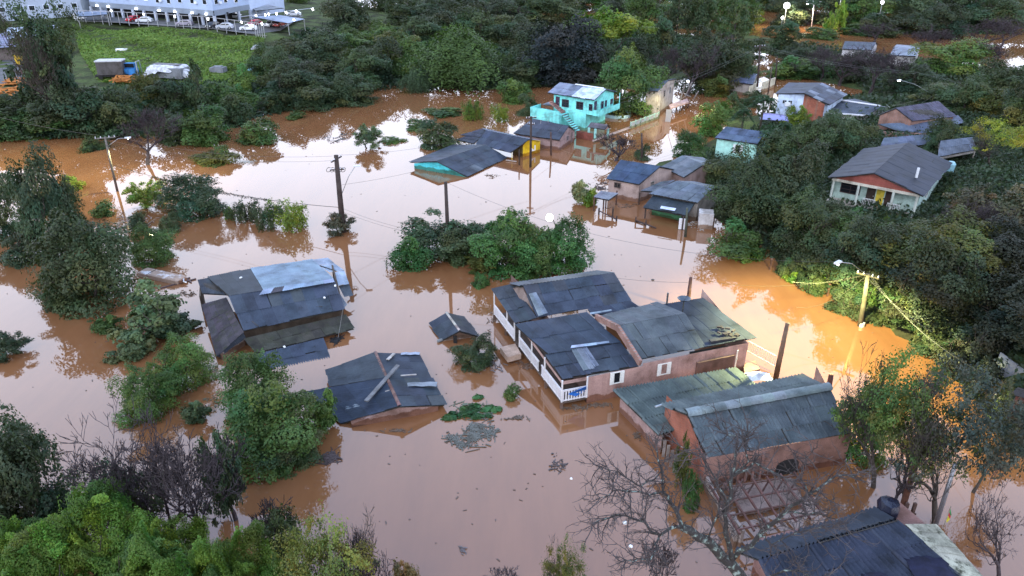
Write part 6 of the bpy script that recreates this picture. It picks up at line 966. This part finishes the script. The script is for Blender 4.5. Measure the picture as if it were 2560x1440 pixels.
hl = [P(180, 60, 6), P(420, 68, 6), P(660, 95, 5.5), P(650, 225, 1), P(420, 215, 1.4), P(245, 205, 1.6), P(200, 130, 3)]
def inpoly(X, Y, poly):
    r = np.zeros(len(X), bool); k = len(poly)
    for i in range(k):
        a, b_ = poly[i], poly[(i + 1) % k]; cnd = ((a.y > Y) != (b_.y > Y)) & (X < (b_.x - a.x) * (Y - a.y) / (b_.y - a.y + 1e-9) + a.x); r ^= cnd
    return r
gx = [p.x for p in hl]; gy = [p.y for p in hl]
scatter('grass', 'rough green grass covering the slope below the car park', 'grass', (min(gx), max(gx), min(gy), max(gy)), 90000, lambda X, Y, h: inpoly(X, Y, hl), .6, (.14, .215, .06), .35, 'grass', 1.2)
rb_ = Q((1760, 400, 0), (1900, 320, 1), (2300, 280, 3), (2800, 300, 4), (2800, 1050, 4), (2560, 1060, 2), (2390, 935, 0), (2200, 800, 0), (2050, 735, 0), (1930, 650, 0), (1830, 610, 0)); gx = [p.x for p in rb_]; gy = [p.y for p in rb_]
scatter('undergrowth', 'tangled dark undergrowth covering the right bank', 'undergrowth', (min(gx), max(gx), min(gy), max(gy)), 90000, lambda X, Y, h: inpoly(X, Y, rb_) & (h > -.25), .5, (.03, .05, .03), 1.6)
fw = Q((-100, 300, .5), (340, 225, 1), (640, 210, 1), (760, 90, 3), (1300, 60, .3), (1800, 100, .3), (1800, 160, .3), (1600, 200, .3), (1320, 215, .3), (1000, 225, .2), (700, 285, .2), (400, 345, .2), (-100, 355, .2)); gx = [p.x for p in fw]; gy = [p.y for p in fw]
scatter('undergrowth', 'dark undergrowth filling the wood behind the flood', 'undergrowth', (min(gx), max(gx), min(gy), max(gy)), 90000, lambda X, Y, h: inpoly(X, Y, fw) & (h > -1.1), .9, (.032, .058, .034), 2.2)
rw = Q((1880, 150, .3), (2000, 90, .3), (2600, 60, .3), (2700, 320, 3), (2300, 280, 3), (1900, 330, 1)); gx = [p.x for p in rw]; gy = [p.y for p in rw]
scatter('undergrowth', 'low scrub between the far right houses and bare trees', 'undergrowth', (min(gx), max(gx), min(gy), max(gy)), 50000, lambda X, Y, h: inpoly(X, Y, rw) & (h > .0), .9, (.036, .055, .034), 2.0)
# ---------------------------------------------------------------- poles, wires, street lamps
def pole(x, yb, xt, yt, r, col, label, arms=(), lamp=None, mat='wood', zb=0.0, name='utility_pole', cat='pole', square=False):
    p = P(x, yb, zb) if zb is not None else ground(x, yb); zt = zat(p, yt); k = dep(Vector((p.x, p.y, zt))) / FP; q = Vector(((xt - 1280) * k, p.y, zt))
    # a leaning pole keeps its foot; the top shifts sideways only by its true lean
    t = thing(name, label, cat, p); O('shaft', tube([p - Z * 1.5, p.lerp(q, .5), q], [r * 1.15, r, r * .8], 8), mat, t, col, True)
    for f, L, dx, dy in arms:
        c = p.lerp(q, f); d = Vector((dx, dy, 0)).normalized(); a = O('crossarm', beam(c - d * L / 2, c + d * L / 2, .14, .12), mat, t, col)
        for s in (-.45, -.2, .2, .45): O('insulator', tube([c + d * L * s + Z * .05, c + d * L * s + Z * .25], [.06, .04], 6), 'clean', a, (.6, .6, .65))
    return t, p, q
def lamp_arm(t, root, tip, lit=None, colr=(1, .93, .8), power=0, spot=False, r=.04, size=.35):
    mid = root.lerp(tip, .6) + Z * .35; O('lamp_arm', tube([root, mid, tip], r, 6), 'metal', t, (.35, .36, .37), True)
    d = (tip - root); d.z = 0; d.normalize(); hd = O('lamp_head', box(tip + d * .2 + Z * .02, (.75, .3, .14), d), 'clean', t, (.6, .62, .63))
    if lit:
        V, F = tube([tip + d * .2 - Z * .05, tip + d * .2 - Z * .12, tip + d * .2 - Z * .2], [size * .6, size * .6, size * .3], 10); O('lens', (V, F), lit, hd)
        if power:
            ld = bpy.data.lights.new('street_light', 'SPOT' if spot else 'POINT'); ld.energy = power; ld.color = colr; ld.shadow_soft_size = .25
            if spot:                   # street luminaire: throws more light outward than straight down
                ld.spot_size = math.radians(142); ld.spot_blend = .35; ld.use_nodes = True; ln = ld.node_tree.nodes; ll = ld.node_tree.links; em = ln['Emission']
                tc = N(ln, 'ShaderNodeTexCoord'); sx = N(ln, 'ShaderNodeSeparateXYZ'); ll.new(tc.outputs['Normal'], sx.inputs[0]); ab = N(ln, 'ShaderNodeMath', operation='ABSOLUTE'); ll.new(sx.outputs[2], ab.inputs[0])
                mx_ = N(ln, 'ShaderNodeMath', operation='MAXIMUM'); ll.new(ab.outputs[0], mx_.inputs[0]); mx_.inputs[1].default_value = .5; pw_ = N(ln, 'ShaderNodeMath', operation='POWER'); ll.new(mx_.outputs[0], pw_.inputs[0]); pw_.inputs[1].default_value = -2.2; ll.new(pw_.outputs[0], em.inputs['Strength'])
            lo = bpy.data.objects.new('street_light', ld); C.objects.link(lo); lo.parent = t; lo.location = tip + d * .2 - Z * (.3 if spot else .9) - ORG[t]
DKW, CON, GRW = (.055, .04, .036), (.36, .33, .3), (.2, .16, .12)
p1, p1b, p1t = pole(293, 478, 262, 342, .15, (.16, .14, .125), 'leaning concrete power pole with pale crossarm in the left flood', [(.98, 2.4, 1, .35)], mat='concrete')
lamp_arm(p1, p1b.lerp(p1t, .82), p1b.lerp(p1t, .82) + Vector((2.2, .9, .9)), 'lamp_glow', (1, .97, .5), 1300, True, size=.1)
p2, p2b, p2t = pole(858, 580, 840, 388, .3, DKW, 'tall dark main power pole with lamp arm in mid flood', [(.95, 2.2, .3, 1), (.82, 1.5, 1, .2)], square=True)
lamp_arm(p2, p2b.lerp(p2t, .45), p2b.lerp(p2t, .85) + Vector((1.9, .3, 0)))
for k in range(5):
    c = p2b.lerp(p2t, .8); V, F = tube([c + Vector((-1.0 + .4 * k, .2, .1 + .1 * math.cos(a))) + Vector((.25 * math.cos(a), 0, .25 * math.sin(a))) for a in np.linspace(0, 6.28, 10)], .03, 4, False); O('cable_loop', (V, F), 'dark', p2)
p3, p3b, p3t = pole(1122, 640, 1114, 455, .2, DKW, 'dark pole rising behind the middle tree cluster')
p4, p4b, p4t = pole(1035, 625, 1030, 548, .12, (.12, .09, .08), 'short thin post left of the middle tree cluster', name='post', cat='post')
p5, p5b, p5t = pole(1326, 418, 1328, 291, .16, DKW, 'dark power pole before the yellow house', [(.97, 1.6, 1, .5), (.85, 1.0, 1, -.3)])
p6, p6b, p6t = pole(1378, 388, 1377, 330, .13, (.1, .06, .05), 'short brown pole in front of the pink gabled house', name='post', cat='post')
p7, p7b, p7t = pole(1606, 402, 1604, 333, .15, DKW, 'dark post overgrown at its foot beside the flooded street', name='post', cat='post')
pole(1298, 412, 1298, 374, .1, DKW, 'low dark post beside the yellow house porch', name='post', cat='post')
p8, p8b, p8t = pole(1714, 592, 1718, 520, .14, (.07, .08, .06), 'mossy pole before the green shack', name='post', cat='post')
p9, p9b, p9t = pole(1718, 775, 1727, 694, .18, (.1, .05, .045), 'brown pole top behind the pink house roof')
p10, p10b, p10t = pole(2152, 815, 2170, 685, .2, (.13, .115, .08), 'lamp-lit concrete street pole on the right bank', [(.97, 1.8, 1, -.8)], mat='concrete')
O('base_collar', tube([p10b - Z * .3, p10b + Z * .35], [.3, .28], 8), 'clean', p10, (.65, .6, .55))
tip = P(2098, 655, 8.0); lamp_arm(p10, p10b.lerp(p10t, .97), tip, 'lamp_glow', (1, .96, .4), 7500, True, size=.2)
p11, p11b, p11t = pole(1938, 948, 1969, 808, .2, (.16, .1, .07), 'leaning ivy-footed pole beside the pink house terrace')
pole(2065, 1010, 2078, 936, .22, (.1, .04, .035), 'dark red pole end behind the workshop roof', name='post', cat='post')
p12, p12b, p12t = pole(1893, 238, 1900, 112, .2, DKW, 'tall dark pole with crossarm at the end of the street', [(.97, 2.6, 1, .4)])
pole(1938, 215, 1943, 140, .16, DKW, 'dark pole right of the tall street-end pole')
pole(1920, 235, 1930, 165, .12, (.12, .09, .08), 'thin post beside the cream wall', name='post', cat='post')
p14, p14b, p14t = pole(2328, 262, 2335, 238, .15, (.3, .26, .16), 'short pale pole with stay wires behind the tiled house', zb=2.5)
lamp_arm(p14, p14t, P(2250, 200, 7.5), 'cool_glow', (1, .96, .9), 0)
p15, p15b, p15t = pole(2028, 75, 2035, 12, .14, (.6, .55, .5), 'slim pale street lamp standing in far brown water', mat='clean', name='street_lamp', cat='street lamp')
lamp_arm(p15, p15t, p15t + Vector((-2.0, -.3, .3)), 'cool_glow', (1, .8, .5), 5000, True)
pole(2092, 72, 2102, 0, .14, (.65, .6, .55), 'second pale lamp post among lime-lit far trees', mat='clean', name='street_lamp', cat='street lamp')
p17, p17b, p17t = pole(2338, 1318, 2388, 1160, .12, (.3, .3, .32), 'grey metal pole at lower right beside the flag', mat='metal', zb=1.0)
pole(2252, 1285, 2300, 1120, .17, (.13, .06, .04), 'brown wooden pole with meter box at lower right', zb=.3)
# white lamp over the middle flood, its pole hidden by the glossy tree
p18, p18b, p18t = pole(1392, 645, 1390, 560, .14, DKW, 'street lamp pole inside the glossy green tree')
tip = P(1374, 544, 8.0); lamp_arm(p18, p18b.lerp(p18t, .9), tip, 'lamp_glow', (1, .97, .9), 260, False, size=.3)
V, F = tube([tip + Z * z for z in (-.32, -.28, -.18, 0, .18, .28, .32)], [.04, .16, .26, .32, .26, .16, .04], 24); O('globe', (V, F), 'lamp_glow', p18, smooth=True)
# street lamp over the aqua house street
p19, p19b, p19t = pole(1668, 262, 1672, 212, .12, CON, 'street lamp with long curved arm over the flooded side street', mat='concrete', name='street_lamp', cat='street lamp')
lamp_arm(p19, p19t, P(1720, 201, 7.5), 'lamp_glow', (1, .95, .45), 1000, True)
# street lamp beyond the left edge that lights the water there, far lamps
p20, p20b, p20t = pole(-70, 440, -85, 300, .17, CON, 'concrete street lamp just beyond the left edge', mat='concrete', name='street_lamp', cat='street lamp'); lamp_arm(p20, p20t, p20t + Vector((2.2, -.4, .6)), 'lamp_glow', (1, .97, .5), 2600, True)
for x, y, yb, s_, pw, lb in ((1958, 14, 70, .9, 2500, 'bright white flood lamp on a mast at the top right'), (784, 30, 48, .5, 1500, 'bright lamp post at the end of the car park cable'), (2190, 6, 80, .45, 0, 'white lamp high at the top right among trees'), (1948, 44, 95, .35, 0, 'smaller lamp below the bright flood lamp'), (1650, 20, 60, .35, 2500, 'lamp among the tall far trees'), (1320, 10, 45, .3, 3000, 'lamp post over the far amber water')):
    p = P(x, yb, 0); zt = zat(p, y); t = thing('street_lamp', lb, 'street lamp', p); O('shaft', tube([p - Z, Vector((p.x, p.y, zt))], [.14, .09], 6), 'metal', t, (.5, .5, .5)); c = Vector((p.x, p.y, zt)); V, F = tube([c + Z * z * s_ * 2 for z in (-.5, -.35, 0, .35, .5)], [.1 * s_, s_ * .8, s_, s_ * .8, .1 * s_], 10); O('lamp_head', (V, F), 'cool_glow', t)
    if pw: ld = bpy.data.lights.new('lamp', 'POINT'); ld.energy = pw; ld.shadow_soft_size = .5; ld.color = (1, .93, .7); lo = bpy.data.objects.new('lamp', ld); C.objects.link(lo); lo.parent = t; lo.location = c - Z * (s_ * 1.3) + Vector((0, -s_ * 1.2, 0)) - ORG[t]
def wire(a, b_, sag, label, r=.022, col=(.03, .03, .03)):
    o = O('wire', tube(arc(a, b_, sag, 16), r, 4, False), 'clean', None, col); tag(o, label, 'wire', None); return o
wl = [(p1t + Vector((-.9, 0, .2)), P(-150, 250, 8.5), .6, 'wire running left from the leaning concrete pole top', (.3, .28, .26)), (p1t + Vector((.9, 0, .2)), p2t + Vector((-.4, 0, -.1)), 1.0, 'upper wire from the concrete pole to the main pole', (.25, .22, .2)), (p1b.lerp(p1t, .5), p2b.lerp(p2t, .33), .9, 'thick drooping cable between concrete pole and main pole', (.04, .035, .03)), (p1t + Vector((0, 0, -.3)), p2t + Vector((-.4, 0, -.6)), 1.1, 'second wire from the concrete pole to the main pole', (.25, .22, .2)),
      (p2t, p5t, 1.2, 'wire from the main pole to the pole before the yellow house', (.1, .1, .1)), (p2b.lerp(p2t, .62), p5b.lerp(p5t, .7), 1.0, 'lower wire from the main pole toward the yellow house', (.08, .08, .08)), (p2b.lerp(p2t, .28), p3b.lerp(p3t, .25), .5, 'cable bundle from the main pole to the cluster pole', (.05, .045, .04)), (p2b.lerp(p2t, .33), p3b.lerp(p3t, .3), .6, 'second cable from the main pole to the cluster pole', (.05, .045, .04)),
      (p3t, P(2098, 655, 7.6), 2.2, 'long wire crossing the flood toward the right bank lamp', (.08, .08, .08)), (p3b.lerp(p3t, .4), p9b.lerp(p9t, .85), 1.6, 'wire from the cluster pole to the brown pole', (.08, .08, .08)), (p9t, p10t, 1.0, 'wire from the brown pole to the lamp-lit pole', (.1, .09, .06)),
      (p10t, P(1990, 768, 3.2), 1.0, 'slack lamp-lit cable dipping over the amber water', (.2, .18, .12)), (p10t, P(1980, 705, 5.5), .4, 'upper lamp-lit cable left of the street pole', (.2, .18, .12)), (p10t + Z * .2, P(2520, 960, 5), 1.2, 'wire descending from the street pole to the right edge', (.16, .16, .15)), (p10t, P(2620, 1000, 4.2), 1.6, 'second wire descending to the right edge', (.14, .14, .13)), (p10t - Z * .3, P(2330, 830, 6), .3, 'cable bundle right of the street pole', (.3, .28, .2)),
      (p5t, p12t, 2.0, 'wire from the yellow house pole to the street-end pole', (.3, .3, .3)), (p5t - Z * .4, p12t - Z * .3, 2.2, 'second wire up the street to the tall pole', (.3, .3, .3)), (p12t, P(2290, 180, 8), .8, 'wire pair right of the street-end pole', (.3, .3, .3)), (P(2290, 180, 8), P(2700, 240, 8), .8, 'wire crossing the wood at the right', (.3, .3, .3)), (p12t - Z * .4, P(2290, 184, 7.6), .8, 'lower wire right of the street-end pole', (.3, .3, .3)), (p5b.lerp(p5t, .3), P(1445, 330, 1.5), .3, 'service wire from the yellow house pole to the pink gable', (.1, .1, .1)), (p6b.lerp(p6t, .5), P(1435, 385, .1), .2, 'stay wire from the short brown pole', (.5, .4, .3)), (p5b.lerp(p5t, .95), p7t, 1.0, 'service wire to the overgrown post', (.1, .1, .1)),
      (p14t, P(2210, 268, 4.4), .2, 'pale stay wire left of the short pole', (.45, .42, .36)), (p14t, P(2305, 256, 6), .1, 'pale stay wire right of the short pole', (.45, .42, .36)), (P(857, 772, 1.8), P(845, 845, .3), .05, 'pale cord hanging from the long house eave', (.5, .48, .45))]
for a, b_, sg, lb, cl in wl: wire(a, b_, sg, lb, .03 if 'thick' in lb else .012, tuple(min(.05, q * .3) for q in cl) if 'lamp-lit' in lb or 'right edge' in lb or 'street pole' in lb else tuple(q * .5 for q in cl))
wp = arc(p1b.lerp(p1t, .5), p2b.lerp(p2t, .33), .9, 60)[12:44]; cc = np.array([tuple(wp[random.randrange(len(wp))].lerp(wp[random.randrange(len(wp))], .0)) for _ in range(700)]) + rng.normal(0, 1, (700, 3)) * np.array([.18, .1, .07]) - np.array([0, 0, .1])
hm = leafmesh('hanging_weed', cc, unit(700), rng.uniform(.12, .34, 700), np.repeat(rng.uniform(.6, 1.3, (700, 1)), 3, 1), .3); ho = bpy.data.objects.new('hanging_weed', hm); C.objects.link(ho); ho.color = (.045, .04, .03, 1); tag(ho, 'flood wrack hanging in clots on the drooping cable', 'weed')
# ---------------------------------------------------------------- floating things and debris
bx = P(405, 692, .1); u = (P(462, 704, .1) - P(362, 682, .1)); Lb = u.length; u.normalize(); v = Vector((-u.y, u.x, 0)); t = thing('floating_box', 'long white capsized box floating beside the dome-shaped bush', 'box', bx)
sec = []
for s, wd, hh in ((-.5, .55, .25), (-.46, .7, .34), (.46, .7, .34), (.5, .55, .25)):
    c = bx + u * Lb * s; sec.append([c - v * wd - Z * .3, c - v * wd * .95 + Z * hh * .8, c - v * wd * .75 + Z * hh, c + v * wd * .75 + Z * hh, c + v * wd * .95 + Z * hh * .8, c + v * wd - Z * .3])
V = sum(sec, []); F = [(i * 6 + k, i * 6 + k + 1, (i + 1) * 6 + k + 1, (i + 1) * 6 + k) for i in range(3) for k in range(5)] + [(0, 1, 2, 3, 4, 5), (23, 22, 21, 20, 19, 18)]
O('hull', (V, F), 'paint', t, (.8, .8, .82)); O('lid_seam', beam(bx + u * -1.2 - v * .5 + Z * .35, bx + u * -1.2 + v * .5 + Z * .35, .06, .03), 'dark', t); O('end_block', box(bx + u * Lb * .53 + Z * .12, (.25, .8, .3), u), 'paint', t, (.5, .35, .28)); O('handle', tube([bx + u * (Lb * .55) + Z * .3, bx + u * (Lb * .6) - v * .3 + Z * .2, bx + u * (Lb * .65) - v * .2 + Z * .1], .07, 6), 'metal', t, (.7, .7, .7))
ld = thing('ladder', 'dark half-sunk timber frame beside the floating white box', 'frame', P(455, 715, 0))
for a, b_ in (((395, 722), (490, 697)), ((440, 706), (475, 694)), ((462, 694), (478, 706))): O('rail', beam(P(*a, .05), P(*b_, .05), .12), 'wood', ld, (.14, .1, .1))
def raft(x, y, rx, ry, n_, label, cols, seed, smin=.08, smax=.5, name='debris'):
    g = random.Random(seed); parts = []; c0 = P(x, y, 0); k = dep(c0) / FP; k2 = (P(x, y - 10, 0) - P(x, y + 10, 0)).length / 20
    cl = [(g.gauss(0, .5), g.gauss(0, .5), g.uniform(.12, .45)) for _ in range(9)]
    for i in range(n_):
        qx, qy, qr = g.choice(cl); p = c0 + Vector(((qx + g.gauss(0, qr)) * rx * .7 * k, (qy + g.gauss(0, qr * .8)) * ry * .8 * k2, g.uniform(.0, .05))); d = Vector((g.gauss(0, 1), g.gauss(0, 1), 0)).normalized(); L = g.uniform(smin, smax) * g.choice((.3, .5, 1, 1.3))
        parts.append(beam(p - d * L, p + d * L + Z * g.uniform(-.02, .05), g.uniform(.03, .09), .03) if g.random() < .75 else box(p, (L * .6, L * .4, .05), d))
    o = O(name, J(*parts), 'wood', None, cols); stuff(o, label, 'debris'); return o
raft(1180, 1090, 62, 38, 420, 'grey mat of floating reeds and scraps before the workshop', (.13, .135, .12), 1)
raft(1175, 1030, 50, 28, 160, 'loose reeds around the floating green weed', (.12, .14, .1), 2)
raft(1390, 1165, 28, 22, 60, 'thin scatter of dark twigs on open water', (.09, .075, .075), 3, .05, .25)
raft(1290, 1045, 45, 6, 40, 'line of twigs drifting right of the green weed', (.15, .12, .1), 4, .05, .35)
raft(1212, 915, 40, 16, 200, 'litter gathered against the round feathery bush', (.2, .17, .17), 5, .04, .25)
raft(1330, 910, 55, 14, 160, 'litter drifting under the porch step', (.17, .11, .08), 6, .04, .2)
raft(820, 1150, 30, 20, 160, 'dark drift of twigs below the spreading tree', (.08, .06, .06), 7)
raft(840, 352, 40, 18, 90, 'broken reeds in the open flood left of the feathery shrub', (.12, .12, .12), 8, .1, .6)
raft(620, 405, 35, 8, 90, 'pale litter trailing from the olive bush', (.45, .45, .42), 9, .1, .4)
raft(1090, 240, 60, 4, 40, 'pale litter line under the huge bamboo', (.5, .45, .42), 10, .1, .5)
raft(320, 560, 50, 25, 120, 'pale driftwood between bushes in the left flood', (.4, .33, .3), 11, .1, .6)
raft(520, 1020, 30, 45, 60, 'loose leaves drifting by the pale shrub', (.12, .14, .1), 12, .04, .15)
raft(1155, 1378, 14, 10, 26, 'small grey scum patch on open water near the bottom', (.2, .18, .19), 13, .04, .2)
raft(840, 850, 16, 10, 80, 'tangle of black cable and white scraps at the long house corner', (.02, .02, .022), 14, .1, .5)
raft(1500, 470, 26, 12, 80, 'dark timber litter beside the pinkish house', (.08, .06, .055), 15, .1, .5)
raft(1740, 565, 40, 18, 60, 'bright litter at the shack corner', (.5, .48, .45), 16, .05, .25)
for i, (x, y, rx, ry, n_, lb) in enumerate(((1440, 1022, 40, 8, 60, 'scum and sticks caught under the porch rail corner'), (1500, 1012, 45, 6, 50, 'mud-coloured trash along the pink house foot'), (985, 1078, 60, 6, 40, 'thin scum line along the pinkish gable foot'), (1600, 1090, 18, 22, 50, 'dark scraps drifting along the workshop side wall'), (1235, 800, 14, 40, 60, 'twigs drifting along the porch posts'), (1225, 440, 40, 5, 40, 'scum below the turquoise gable'), (1560, 515, 40, 8, 60, 'floating boards before the pinkish house'), (470, 735, 30, 12, 50, 'reeds by the timber frame'))):
    raft(x, y, rx, ry, n_, lb, (.16, .115, .085), 40 + i, .04, .3)
# floating green weed
me = lobes_crown('weed', [(random.gauss(0, .26), random.gauss(0, .22), .03, rnd(.05, .16), .1) for _ in range(22)], 1100, .13, norm=False, aspect=.8, lj=.4, upb=.1); o = bpy.data.objects.new('water_weed', me); C.objects.link(o); o.location = P(1178, 1032, .0); o.scale = (3.2, 2.6, 1.6); o.color = (.035, .095, .03, 1); tag(o, 'clump of bright green floating weed between the houses', 'weed')
# single floating bits
for x, y, s_, lb in ((1562, 1307, .16, 'white scrap floating left of the lichened tree'), (1577, 1366, .14, 'white scrap floating nearest the bottom right centre'), (1428, 1197, .1, 'tiny white fleck on open water'), (1215, 505, .1, 'dark bit floating below the turquoise house'), (1632, 700, .2, 'dark bit floating behind the pink house')):
    V, F = tube([P(x, y, 0) - Z * .03, P(x, y, 0) + Z * .06], [s_, s_ * .7], 8); tag(O('scrap', (V, F), 'clean', None, (.85, .84, .8) if 'white' in lb else (.05, .04, .04)), lb, 'scrap')
# sheet bags behind the workshop, fence rails by the shack, flag, rail fence, weeds cable
tag(O('sack', rag(P(1896, 945, 1.2), .9, .45, None, .7, 8, 9), 'cloth', None, (.7, .72, .78), True), 'white sheeting heaped between pink house and workshop', 'sheeting')
fe = thing('rail_fence', 'broken dark rail fence in front of the green shack', 'fence', P(1610, 555, 0))
for a, b_ in (((1588, 550, .5), (1640, 570, .1)), ((1588, 552, .1), (1612, 560, .1))): O('rail', beam(P(*a), P(*b_), .12), 'wood', fe, (.08, .055, .05))
for x, y in ((1589, 556), (1614, 565)): O('post', beam(P(x, y, 0) - Z, P(x, y, 0) + Z * .7, .14), 'wood', fe, (.07, .05, .045))
fe = thing('jetty_posts', 'stub of a dark gate with rail beside the small shelter', 'gate', P(1520, 540, 0)); O('rail', beam(P(1496, 526, .5), P(1540, 548, .45), .1), 'wood', fe, (.08, .05, .05))
for x, y, hh in ((1497, 536, .8), (1531, 546, 1.2), (1541, 552, .6)): O('post', beam(P(x, y, 0) - Z, P(x, y, 0) + Z * hh, .18), 'wood', fe, (.06, .045, .04))
fp_ = P(2357, 1322, 2.4); t = thing('flag', 'small red and yellow flag beside the grey metal pole', 'flag', fp_); O('staff', tube([fp_, fp_ + Z * 1.6], .025, 6), 'wood', t, (.3, .25, .2))
for i, c_ in enumerate(((.05, .25, .08), (.5, .03, .05), (.6, .5, .04))):
    a = fp_ + Z * (1.5 - .25 * i); V = [a, a - Z * .3, a + Vector((.12, .03, -.85 + .12 * i)), a + Vector((.2, 0, -.5 + .1 * i))]; O('stripe', (V, [(0, 1, 2, 3)]), 'cloth', t, c_)
fe = thing('rail_fence', 'short dark rail fence by the lower right tree trunk', 'fence', P(2280, 1300, .5)); O('rail', beam(P(2255, 1285, 1), P(2290, 1285, 1), .08), 'wood', fe, (.1, .06, .05))
for x in (2256, 2275): O('post', beam(P(x, 1300, .2) - Z, P(x, 1300, .2) + Z * 1.3, .16), 'wood', fe, (.1, .06, .05))
# drowned lamp-lit fence posts on the right bank
for x, y, lb in ((2040, 725, 'left dark stake at the lit water edge'), (2068, 740, 'right dark stake at the lit water edge'), (1925, 675, 'red mooring stake with white tip at the drowned path')):
    p = P(x, y, 0); t = thing('stake', lb, 'stake', p); O('shaft', beam(p - Z, p + Z * 1.2, .16), 'wood', t, (.1, .05, .04)); O('cap', box(p + Z * 1.24, (.2, .2, .08)), 'wood', t, (.15, .08, .06))
g = random.Random(77); parts = []
for i in range(520):
    x, y = g.uniform(0, 2560), g.uniform(330, 1440); p = P(x, y, .01)
    if float(hgt(p.x, p.y)[0]) > -.5: continue
    d = Vector((g.gauss(0, 1), g.gauss(0, 1), 0)).normalized(); L = g.choice((.03, .05, .05, .08, .12)); parts.append(beam(p - d * L, p + d * L, g.uniform(.04, .09), .03))
stuff(O('floating_litter', J(*parts), 'wood', None, (.12, .09, .075)), 'specks of twigs and leaves drifting all over the flood', 'litter')
